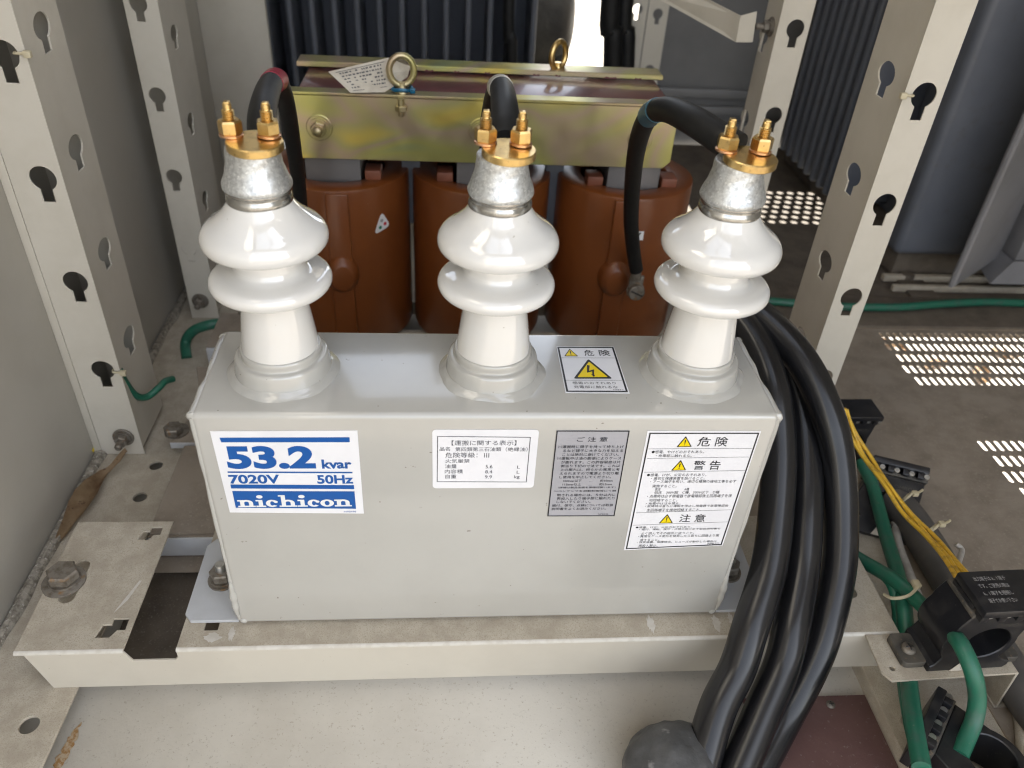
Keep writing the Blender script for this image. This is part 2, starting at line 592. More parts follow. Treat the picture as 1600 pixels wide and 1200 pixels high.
# floor plate under the capacitor, in front and behind
bm = bmesh.new()
box(bm, -0.26, 0.60, -0.23, 1.25, -0.075, -0.062)
o = link_mesh('floor', bm, M['floor'], smooth=None)
struct(o)

# dust covered inner floor sheet behind the crossbars
bm = bmesh.new()
box(bm, -0.107, 0.505, 0.115, 0.236, -0.05, -0.020, 0.0015)
box(bm, -0.107, 0.505, 0.112, 0.1148, -0.045, -0.0215, 0.0006)
box(bm, -0.107, 0.505, 0.092, 0.1118, -0.0465, -0.045, 0.0005)
o = link_mesh('support_channel', bm, M['dusty_mid'])
tag(o, 'wide dusty brown crossbar running behind the capacitor bar, level with the rails', 'crossbar')
bm = bmesh.new()
box(bm, -0.107, 0.505, 0.1098, 0.1117, -0.044, -0.0215, 0.0005)
link_mesh('front_web', bm, M['foot'], o)

# vented floor plate on the right
bm = bmesh.new()
holes = []


def slot(cx, cy, w, l, slant=0.0):
    r = w / 2
    pts = []
    for a in range(7):
        t = math.pi * a / 6
        pts.append((cx + r * math.cos(t) - slant, cy + l / 2 - r + r * math.sin(t)))
    for a in range(7):
        t = math.pi + math.pi * a / 6
        pts.append((cx + r * math.cos(t) + slant, cy - l / 2 + r + r * math.sin(t)))
    return pts


for row in range(5):
    y = 0.494 - row * 0.0262
    for k in range(34):
        holes.append(slot(0.768 + k * 0.0102 - (0.004 if row % 2 else 0), y, 0.0058, 0.0185))
for row in range(4):
    y = 0.262 - row * 0.0262
    for k in range(30):
        holes.append(slot(0.782 + k * 0.0102 + (0.004 if row % 2 else 0), y, 0.0058, 0.0185))
sheet(bm, [(0.601, -0.23), (1.18, -0.23), (1.18, 0.512), (0.601, 0.512)], holes, 0.0016, XY(-0.0458))
o = link_mesh('floor_grille', bm, M['dusty_mid'], smooth=30)
tag(o, 'dusty brown floor plate with rows of bright ventilation slots at the right', 'floor plate')

bm = bmesh.new()
holes = []
for row in range(7):
    y = 1.00 - row * 0.022
    for k in range(16):
        holes.append([(px + 0, py) for px, py in circ(0.715 + k * 0.0205 + (0.01 if row % 2 else 0), y, 0.0068, 10)])
sheet(bm, [(0.601, 0.60), (1.18, 0.60), (1.18, 1.25), (0.601, 1.25)], holes, 0.0016, XY(-0.047))
o = link_mesh('rear_floor_grille', bm, M['dusty_dark'], smooth=30)
tag(o, 'brown floor plate with round ventilation holes, far right behind the right bushing', 'floor plate')

# raised channel crossing behind the slotted floor plate
bm = bmesh.new()
box(bm, 0.50, 1.18, 0.514, 0.598, -0.06, -0.040, 0.0015)
o = link_mesh('floor_channel', bm, M['dusty_dark'])
tag(o, 'dark dusty channel crossing the floor beyond the slotted plate', 'crossbar')
bm = bmesh.new()
box(bm, 0.84, 1.18, 0.618, 0.626, -0.044, -0.034, 0.001)
o = link_mesh('thin_rail', bm, M['dusty'])
tag(o, 'nearer of two thin beige rails below the grey radiator at right', 'rail', 'thin rails under the radiator')
bm = bmesh.new()
box(bm, 0.84, 1.18, 0.650, 0.660, -0.044, -0.034, 0.001)
o = link_mesh('thin_rail', bm, M['dusty'])
tag(o, 'farther of two thin beige rails below the grey radiator at right', 'rail', 'thin rails under the radiator')

# side rails
bm = bmesh.new()
sheet(bm, [(-0.2035, -0.23), (-0.132, -0.23), (-0.1185, 0.16), (-0.1185, 0.66), (-0.2035, 0.66)],
      [circ(-0.1485, -0.051, 0.0072, 18), circ(-0.139, 0.233, 0.0068, 16), circ(-0.141, 0.187, 0.0068, 16), circ(-0.146, -0.13, 0.0072, 16)], 0.003, XY(-0.0465), 0.0003)
o = link_mesh('base_rail', bm, M['dusty'], smooth=30)
tag(o, 'dusty beige base rail with round holes along the left wall', 'rail', 'cabinet base rails')
bm = bmesh.new()
box(bm, -0.2035, -0.1982, -0.23, 0.66, -0.0449, -0.040, 0.001)
tube(bm, [(-0.199 + random.uniform(-.001, .001), y, -0.0445) for y in [-.23 + .89 * i / 30 for i in range(31)]], 0.004, 8, 3,
     rfun=lambda t: 0.0045 + 0.0022 * math.sin(t * 61) * math.sin(t * 23 + 1))
link_mesh('grit', bm, M['dirt'], o)
bm = bmesh.new()
sheet(bm, [(0.5105, -0.23), (0.600, -0.23), (0.600, 0.66), (0.5105, 0.66)],
      [circ(0.527, -0.072, 0.0062, 18), circ(0.527, -0.16, 0.0062, 18)], 0.003, XY(-0.0465), 0.0003)
o = link_mesh('base_rail', bm, M['dusty'], smooth=30)
tag(o, 'dusty beige base rail under the black current transformers at right', 'rail', 'cabinet base rails')
bm = bmesh.new()
box(bm, 0.5115, 0.5135, -0.23, 0.1, -0.0615, -0.0485)
link_mesh('lip', bm, M['dusty'], o)

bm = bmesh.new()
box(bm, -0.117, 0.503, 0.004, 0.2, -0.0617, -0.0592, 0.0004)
o = link_mesh('notch_shade', bm, M['dusty_dark'])  # added sheet, the shade under the bar is put into its dark colour
tag(o, 'dark dusty sheet added for the shade seen through the notch in the capacitor bar', 'shade sheet')

# maroon board sunk in the floor
bm = bmesh.new()
box(bm, 0.405, 0.5105, -0.23, -0.038, -0.0618, -0.0595, 0.0004)
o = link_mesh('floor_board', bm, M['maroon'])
tag(o, 'maroon painted board with one screw, in front of the cables', 'board')
bm = bmesh.new()
c = Vector((0.4775, -0.0461, -0.0594))
lathe(bm, [(0.0038, 0), (0.0036, 0.0008), (0.0024, 0.0016), (0.0002, 0.0018)], c, (0, 0, 1), 20)
sc = link_mesh('screw', bm, M['bolt'], o)
bm = bmesh.new()
box(bm, c.x - .002, c.x + .002, c.y - .0003, c.y + .0003, c.z + .0016, c.z + .00195)
box(bm, c.x - .0003, c.x + .0003, c.y - .002, c.y + .002, c.z + .00165, c.z + .0020)
link_mesh('screw_slot', bm, M['ink'], sc)

# rust streak on the floor plate
bm = bmesh.new()
def blot(path, wf, z, mx=None):
    top, bot = [], []
    for i, (x, y) in enumerate(path):
        a = Vector(path[max(0, i - 1)])
        b = Vector(path[min(len(path) - 1, i + 1)])
        n = Vector((-(b - a).y, (b - a).x)).normalized()
        w = wf(i / (len(path) - 1)) * random.uniform(0.55, 1.3)
        top.append((x + n.x * w, y + n.y * w))
        bot.append((x - n.x * w, y - n.y * w))
    q = top + bot[::-1]
    bm.faces.new([bm.verts.new((p[0], p[1], z)) for p in q])
pa, pb = Vector((-0.1190, -0.0401, -0.0616)), Vector((-0.1242, -0.0758, -0.0616))
blot([tuple((pa + (pb - pa) * t).xy + Vector((random.uniform(-.0012, .0012), 0))) for t in [i / 16 for i in range(23)]], lambda t: 0.0035 * min(1, t * 3 + .15), -0.0616)
o = link_mesh('rust_streak', bm, M['rust'], smooth=None)
tag(o, 'orange rust streak on the floor plate at lower left', 'rust')

# ------------------------------------------------------------------ enclosure
bm = bmesh.new()
box(bm, -0.2075, -0.205, 0.256, 1.25, -0.06, 1.5)
box(bm, -0.2075, -0.205, -0.23, 0.256, -0.06, 1.5)
o = link_mesh('side_panel', bm, M['wall'])
tag(o, 'plain beige cabinet side wall along the left edge', 'wall')
bm = bmesh.new()
box(bm, -0.2048, -0.1975, 0.2500, 0.2515, -0.058, 1.5, 0.0004)
link_mesh('edge_strip', bm, M['beige'], o)
bm = bmesh.new()
q = [Vector((-0.2047, 0.2401, -0.0299)), Vector((-0.2047, 0.2791, -0.0624))]
sheet(bm, [(0.247, -0.0395), (0.256, -0.0385), (0.262, -0.036), (0.254, -0.0345), (0.246, -0.036)], [], 0.0003, YZ(-0.2046))
link_mesh('paint_mark', bm, M['yellow_ink'], o)

bm = bmesh.new()
box(bm, -0.2125, -0.2085, -0.95, -0.232, -0.03, 1.48)
o = link_mesh('blocker_door', bm, M['wall'])  # unseen door added to narrow the light coming in at the front
tag(o, 'open door added out of view to limit the light, continuing the left side wall toward the viewer', 'door', 'added light-limiting doors')
bm = bmesh.new()
box(bm, 1.195, 1.199, -0.95, -0.232, -0.03, 1.48)
o = link_mesh('blocker_door', bm, M['wall'])  # its unseen twin, added to hold off the sun at the right
tag(o, 'open door added out of view to block the sun, continuing the right side wall toward the viewer', 'door', 'added light-limiting doors')
bm = bmesh.new()
box(bm, 1.19, 1.20, -0.23, 2.05, -0.05, 1.5)
o = link_mesh('side_panel', bm, M['wall'])  # unseen wall added to keep direct sun out of the interior
tag(o, 'side wall added out of view on the far right to block the sun', 'wall')
bm = bmesh.new()
sheet(bm, [(-0.2075, -0.78), (1.20, -0.78), (1.20, 1.30), (-0.2075, 1.30)],
      [[(-.12, -.40), (.20, -.40), (.20, .06), (-.12, .06)], [(.23, -.40), (.55, -.40), (.55, .06), (.23, .06)]], .012, XY(1.508))
o = link_mesh('shading_roof', bm, M['wall'])  # unseen roof added for shade, its hatches made up to shape the highlights
tag(o, 'flat beige roof sheet added out of view for shade, with two hatches to shape highlights', 'roof')
bm = bmesh.new()
box(bm, 0.535, 1.18, 1.26, 1.275, -0.075, 1.45, 0.002)
for z in (-0.012, 0.02, 0.055):
    box(bm, 0.535, 1.18, 1.243, 1.2585, z, z + 0.018, 0.002)
o = link_mesh('back_wall', bm, M['grey_panel'])
tag(o, 'flat dark grey back panel behind the right lead cable', 'wall')
bm = bmesh.new()
box(bm, 0.08, 0.335, 1.46, 1.475, -0.02, 1.45, 0.002)
o = link_mesh('back_wall', bm, M['wall'])
tag(o, 'back panel hidden behind the finned transformer', 'wall')
bm = bmesh.new()
box(bm, -0.204, -0.106, .88, .89, -0.05, 1.45, 0.002)
o = link_mesh('back_wall', bm, M['beige'])
tag(o, 'narrow pale beige panel left of the finned transformer', 'wall')


# ------------------------------------------------------------------ slotted posts
def post(label, x0, x1, y, z0, z1, keys_z, side, side_keys, group='keyhole slotted posts', depth=0.076, ks=1.0, bolt_at=None, notch=True, mt='beige', kx=None):
    """front flange x0..x1 in the plane y; side = +1: inner flange at x1 going back, -1: at x0"""
    cx = (x0 + x1) / 2 if kx is None else kx
    root = thing('slotted_post', label, 'post', (cx, y, z0), group)
    bm = bmesh.new()
    sheet(bm, [(x0, z0), (x1, z0), (x1, z1), (x0, z1)], [keyhole(cx, z, ks) for z in keys_z], 0.0016, XZ(y + .0008), 0.0002)
    link_mesh('front_flange', bm, M[mt], root, 30)
    bm = bmesh.new()
    xs = x1 - 0.0026 if side > 0 else x0 + 0.0026
    ys = y + 0.0028
    sheet(bm, [(ys, z0 + .006), (y + depth, z0 + .006), (y + depth, z1), (ys, z1)], [[(y + 0.041 + (u_ - y - 0.041) * 1.45, v_) for u_, v_ in keyhole(y + 0.041, z, ks * 0.95)] for z in side_keys], 0.0016, YZ(xs), 0.0002)
    if side > 0:
        bm = bmesh.new()
        sheet(bm, [(-.2044, z0 + .006), (xs - .004, z0 + .006), (xs - .004, z1), (-.2044, z1)], [], 0.0016, XZ(y + depth - .001), 0.0002)
        link_mesh('back_flange', bm, M[mt], root, 30)
        bm = bmesh.new()
        sheet(bm, [(ys, z0 + .006), (y + depth, z0 + .006), (y + depth, z1), (ys, z1)], [[(y + 0.041 + (u_ - y - 0.041) * 1.45, v_) for u_, v_ in keyhole(y + 0.041, z, ks * 0.95)] for z in side_keys], 0.0016, YZ(xs), 0.0002)
    # rolled back edge
    a = -1 if side > 0 else 1
    tube(bm, [(xs + a * 0.0015, y + depth, z0 + .006), (xs + a * 0.0015, y + depth, z1)], 0.0019, 10, 1, smooth=False)
    link_mesh('side_flange', bm, M[mt], root, 30)
    if bolt_at:
        for c, ax in bolt_at:
            b = bmesh.new()
            bolt(b, c, ax, 0.0115, 0.006, 0.0105, stud=0.009)
            link_mesh('bolt', b, M['bolt'], root)
    return root


pz = [0.353 - 0.0965 * i + 0.0965 * 6 for i in range(0, 10)]
post('left front beige post with a bolt at its foot and zip ties in its keyholes', -0.197, -0.155, 0.25, -0.0445, 1.5,
     [z for z in pz if z > 0], 1, [z + 0.012 for z in pz if z > 0], kx=-0.171,
     bolt_at=[((-0.1707, 0.2490, -0.0204), (0, -1, 0))])
post('left rear beige post, bolted to the rail behind the left bushing', -0.175, -0.1405, 0.52, -0.0445, 1.5,
     [0.337 + 0.0935 * i for i in range(-3, 12)] + [-0.018 + 0.075], 1, [0.30 + 0.0965 * i for i in range(-3, 12)], kx=-0.1605, ks=0.85, depth=0.10,
     bolt_at=[((-0.1597, 0.5190, -0.0177), (0, -1, 0))])
post('right front beige post beside the thick black cables', 0.535, 0.569, 0.25, -0.0445, 1.5,
     [z for z in [0.349 - 0.0965 * i + 0.0965 * 6 for i in range(0, 11)]], -1, [0.355 - 0.0905 * i + 0.0905 * 6 for i in range(0, 11)], kx=0.5525)
post('right rear beige post behind the right bushing with a coppery reflection in one slot', 0.523, 0.559, 0.52, -0.0445, 1.5,
     [0.341 + 0.0955 * i for i in range(-3, 12)], -1, [0.325 + 0.0955 * i for i in range(-3, 12)], kx=0.5435, ks=0.95, depth=0.05,
     bolt_at=[((0.5245, 0.5433, 0.3376), (-1, 0, 0))])
# far double post seen between the transformers
root = thing('slotted_post', 'distant pale double post with paired keyholes, behind the reactor', 'post', (0.49, 1.1, -0.05), 'keyhole slotted posts')
for xa, xb in ((0.477, 0.5115), (0.5135, 0.550)):
    bm = bmesh.new()
    sheet(bm, [(xa, -0.05), (xb, -0.05), (xb, 1.5), (xa, 1.5)], [keyhole((xa + xb) / 2, 0.245 + 0.0955 * i - 0.006 * (xa > .5), 0.85) for i in range(-2, 10)], 0.0016, XZ(1.1), 0.0002)
    link_mesh('front_flange', bm, M['beige'], root, 30)

# angle bracket at the top right
root = thing('angle_bracket', 'pale folded steel bracket reaching into the top of the view at right', 'bracket', (0.5, 0.56, 0.33), None)
bm = bmesh.new()
A0, A1 = Vector((0.4190, 0.6200, 0.3638)), Vector((0.4804, 0.5300, 0.3333))
pts = [(0.4156, 0.6600, 0.3675), (0.4800, 0.5250, 0.3509), (0.4811, 0.5250, 0.3237), (0.4030, 0.6600, 0.3471)]
for off in (0.0,):
    vs = [bm.verts.new(p) for p in pts]
    vb = [bm.verts.new(Vector(p) + Vector((0.0012, 0.0012, 0))) for p in pts]
    bm.faces.new(vs)
    bm.faces.new(vb[::-1])
    for i in range(4):
        bm.faces.new((vs[i], vs[(i + 1) % 4], vb[(i + 1) % 4], vb[i]))
link_mesh('arm', bm, M['beige'], root, 30)
bm = bmesh.new()
pts = [(0.4800, 0.5250, 0.3509), (0.4994, 0.5300, 0.3552), (0.5020, 0.5300, 0.3234), (0.4811, 0.5250, 0.3237)]
vs = [bm.verts.new(p) for p in pts]
vb = [bm.verts.new(Vector(p) + Vector((0, 0.0015, 0))) for p in pts]
bm.faces.new(vs)
bm.faces.new(vb[::-1])
for i in range(4):
    bm.faces.new((vs[i], vs[(i + 1) % 4], vb[(i + 1) % 4], vb[i]))
link_mesh('end_flange', bm, M['beige'], root, 30)


# zip ties in the keyholes
def zip_tie(label, a, b, group='zip ties through the post keyholes'):
    a, b = Vector(a), Vector(b)
    bm = bmesh.new()
    tube(bm, [a + Vector((0, .006, 0)), a, a.lerp(b, .5) + Vector((0, -.0012, .0004)), b], 0.0011, 8, 4)
    d = (b - a).normalized()
    box(bm, b.x - .0028, b.x + .0028, b.y - .0035, b.y + .001, b.z - .0025, b.z + .0025, 0.0007)
    o = link_mesh('zip_tie', bm, M['nylon'])
    return tag(o, label, 'zip tie', group)


zip_tie('yellowed zip tie in the topmost visible keyhole of the left front post', (-0.1630, 0.2490, 0.3548), (-0.1527, 0.2485, 0.3549))
zip_tie('yellowed zip tie in the lowest keyhole of the left front post, above a green wire', (-0.1618, 0.2490, 0.0623), (-0.1516, 0.2485, 0.0620))
zip_tie('yellowed zip tie in a keyhole of the right front post', (0.5427, 0.2490, 0.3487), (0.5330, 0.2485, 0.3490))


# dead leaves on the concrete under the slotted floor plate
for k, (lx, ly, a_, sz) in enumerate(((1.16, .86, .4, .035), (1.10, .93, 2.1, .03), (1.24, .83, 1.2, .04), (1.33, .90, 2.8, .03), (1.06, .84, .9, .026), (1.42, .80, 1.7, .034))):
    bm = bmesh.new()
    ca, sa = math.cos(a_), math.sin(a_)
    rows_ = []
    for i in range(9):
        t = i / 8
        w_ = sz * .42 * math.sin(math.pi * min(1, t * .94 + .04)) ** .8
        rows_.append([bm.verts.new((lx + ca * (t - .5) * 2 * sz - sa * q * w_, ly + sa * (t - .5) * 2 * sz + ca * q * w_, -.349 + .006 * q * q + .004 * math.sin(t * 5 + k))) for q in (-1, -.5, 0, .5, 1)])
    for A_, B_ in zip(rows_, rows_[1:]):
        for i in range(4):
            bm.faces.new((A_[i], A_[i + 1], B_[i + 1], B_[i]))
    bmesh.ops.solidify(bm, geom=bm.faces[:], thickness=.0006)
    o = link_mesh('dead_leaf', bm, M['leaf'], None, 60)
    tag(o, 'brown dead leaf on the pale concrete, seen through the slotted floor plate', 'leaf', 'dead leaves under the slotted floor')
# ================================================================== BASE BAR
root = thing('mounting_bar', 'long beige folded steel bar under the capacitor, notched at its left end', 'mounting bar', (0.19, 0.05, -0.045))
bm = bmesh.new()


def cross(cx, cy, s=1.0, rot=0):
    # interlocking two-square cut-out
    p = [(-.0095, -.0085), (.001, -.0085), (.0045, -.002), (.0105, -.002), (.0105, .0085), (-.001, .0085), (-.001, .003), (-.0075, .003)]
    return [(cx + a * s, cy + b * s) for a, b in p]


outer = [(-0.159, -0.0195), (-0.0825, -0.0195), (-0.0803, 0.111), (-0.159, 0.111)]
sheet(bm, [(-0.159, -0.0192), (-0.0808, -0.0192), (-0.0795, 0.111), (-0.1605, 0.111)],
      [cross(-0.0955, 0.0), cross(-0.0955, 0.097, 0.85), slot(-0.1395, 0.046, 0.012, 0.044)], 0.002, XY(-0.001), 0.0003)
sheet(bm, [(-0.0425, -0.0192), (0.528, -0.0192), (0.528, 0.111), (-0.0412, 0.111)],
      [rrect(-0.026, -0.0155, -0.004, 0.004, 0.0004, 3), rrect(0.4, 0.412, -0.001, 0.009, 0.0004, 3), slot(0.5035, 0.03, 0.012, 0.03)], 0.002, XY(-0.001), 0.0003)
link_mesh('top_plate', bm, M['dusty'], root, 30)
# front face with the notch and rolled edges
bm = bmesh.new()
sheet(bm, [(-0.1525, -0.0015), (-0.0808, -0.0015), (-0.077, -0.0105), (-0.076, -0.0125), (-0.045, -0.0125), (-0.0425, -0.009), (-0.0425, -0.0015),
           (0.528, -0.0015), (0.528, -0.045), (-0.1425, -0.045)], [], 0.0018, XZ(-0.0201), 0.0003)
link_mesh('front_face', bm, M['beige_front'], root, 30)
bm = bmesh.new()
for xa, xb in ((-0.159, -0.0808), (-0.0425, 0.528)):
    pr = []
    for k in range(6):
        a = math.pi / 2 * k / 5
        pr.append((-0.0189 - 0.0024 * math.sin(a), -0.0024 + 0.0024 * math.cos(a)))
    va = [[bm.verts.new((x, p[0], p[1] + 0.00005)) for p in pr] for x in (xa, xb)]
    for i in range(5):
        bm.faces.new((va[0][i], va[0][i + 1], va[1][i + 1], va[1][i]))
link_mesh('folded_edge', bm, M['scuff'], root, 60)
bm = bmesh.new()
b_c = Vector((-0.1471, 0.0452, 0.0010))
lathe(bm, [(0.0165, 0.0002), (0.0165, 0.0014), (0.0158, 0.0018)], (b_c.x, b_c.y, 0), (0, 0, 1), 36)
lathe(bm, [(0.0122, 0.0018), (0.0122, 0.0042)], (b_c.x + .0005, b_c.y + .0005, 0), (0.03, 0.02, 1), 30)
hexprism(bm, (b_c.x + .0005, b_c.y + .0005, 0.0042), (0.05, 0.03, 1), 0.021, 0.0095, turn=0.5)
link_mesh('bolt', bm, M['bolt'], root, 30)
# scuffed paint round the fixings
bm = bmesh.new()
def scuff(pts, z=0.0004):
    bm.faces.new([bm.verts.new((x, y, z)) for x, y in pts])
def ragged(cx, cy, rx, ry, n=26, j=0.35):
    return [(cx + rx * math.cos(2 * math.pi * i / n) * (1 + random.uniform(-j, j)), cy + ry * math.sin(2 * math.pi * i / n) * (1 + random.uniform(-j, j))) for i in range(n)]
for px, py, rx, ry in ((0.3785, -0.0075, .0035, .007), (0.3915, -0.004, .0022, .006), (0.3245, -0.007, .0028, .0075), (-0.018, -0.0105, .006, .004), (-0.004, -0.008, .0022, .0065)):
    bm = bmesh.new()
    scuff(ragged(px, py, rx, ry))
    link_mesh('scuffed_paint', bm, M['scuff'], root, None)
bm = bmesh.new()
scuff([(-0.0885, 0.045), (-0.0865, 0.0455), (-0.0915, 0.026), (-0.0985, 0.013), (-0.0975, 0.017)])
link_mesh('scuffed_paint', bm, M['scuff'], root, None)

# ================================================================== CAPACITOR
cap = thing('capacitor', 'grey enamelled power capacitor with three white porcelain bushings and stickers', 'capacitor', (0.19, 0.049, 0.0015))
bm = bmesh.new()
box(bm, 0, W, 0, D, 0.0015, H, 0.0042, 4)
tank = link_mesh('tank', bm, M['tank'], cap, 40)


def wobble(pts, amp, n=40, seed=0):
    out = []
    P0 = [Vector(p) for p in pts]
    for i in range(n + 1):
        t = i / n * (len(P0) - 1)
        k = min(int(t), len(P0) - 2)
        p = P0[k].lerp(P0[k + 1], t - k)
        out.append(p + amp * mnoise.noise_vector(p * 70 + Vector((seed, 0, 0))))
    return out


for s, x in ((1, 0.0008), (2, W - 0.0008)):
    bm = bmesh.new()
    tube(bm, wobble([(x, 0.003, H - .0022), (x, D - .003, H - .0022)], .0007, 14, s), .003, 12, 4,
         rfun=lambda t: .0020 + .0004 * math.sin(t * 11) + .00025 * math.sin(t * 23 + 1))
    tube(bm, wobble([(x, 0.0022, H - .004), (x, .0022, .006)], .0003, 16, s + 5), .0021, 12, 4,
         rfun=lambda t: .0018 + .0002 * math.sin(t * 17) + .00012 * math.sin(t * 41))
    tube(bm, wobble([(x, 0.001, .05), (x + (.0006 if s == 2 else -.0004), .0005, .012)], .0005, 8, s + 9), .003, 12, 4,
         rfun=lambda t: .0012 + .0022 * abs(math.sin(t * 3.1)) * (0.85 + .15 * math.sin(t * 19)))
    for y in (0.004, D - 0.004):
        lathe(bm, [(.0001, -.0048), (.0030, -.0034), (.0042, 0), (.0030, .0034), (.0001, .0048)], (x + (.0004 if s == 1 else -.0004), y + (.0006 if y < .05 else -.0006), H - .0046), (.3, -.4, .8), 16, cap=False,
              wob=lambda a, h: .0005 * math.sin(3 * a))
    lathe(bm, [(.0001, -.004), (.003, -.0028), (.004, 0), (.003, .003), (.0001, .004)], (x + (.003 if s == 1 else -.003), .003, .0045), (.6 if s == 1 else -.6, -.1, .5), 14, cap=False)
    link_mesh('weld_bead', bm, M['tank'], cap, 60)

# ---- mounting feet
for side in (-1, 1):
    X = (lambda d: -d) if side < 0 else (lambda d: W + d)
    bm = bmesh.new()
    ol = [(X(0.0005), .0025), (X(0.037), .0025), (X(0.0425), .009), (X(0.0425), .079), (X(0.036), .087), (X(0.0005), .087)]
    if side < 0:
        ol = ol[::-1]
    sheet(bm, ol, [], 0.003, XY(0.0018), 0.0003)
    foot = link_mesh('mounting_foot', bm, M['foot'], cap, 30)
    bm = bmesh.new()
    bx = X(0.021)
    lathe(bm, [(.0118, .0034), (.0118, .0052)], (bx, .042, 0), (0, 0, 1), 28)
    lathe(bm, [(.0098, .0052), (.0098, .0074)], (bx, .042, 0), (0, 0, 1), 28)
    hexprism(bm, (bx, .042, .0074), (0, 0, 1), .0165, .0085, turn=.4)
    bo = link_mesh('bolt', bm, M['bolt'], foot, 30)
    bm = bmesh.new()
    lathe(bm, [(.0042, .0155), (.0042, .0205), (.0036, .0225)], (bx, .042, 0), (0, 0, 1), 20)
    link_mesh('stud', bm, M['bolt_bright'], foot, 30)
bm = bmesh.new()
e0, e1 = Vector((0.4295, 0.0850, -0.0080)), Vector((0.4413, 0.0850, -0.0116))
lathe(bm, [(.0055, 0), (.0055, .012), (.0075, .0121), (.0075, .016), (.005, .0165)], (W - .002, .066, .045), (1, 0, 0), 24)
link_mesh('earth_terminal', bm, M['brass'], cap, 30)


# ---- bushings
def smooth_prof(keys, n=6):
    P0 = [Vector((r, z, 0)) for r, z in keys]
    return [(max(p.x, .0001), p.y) for p in catmull(P0, n)]


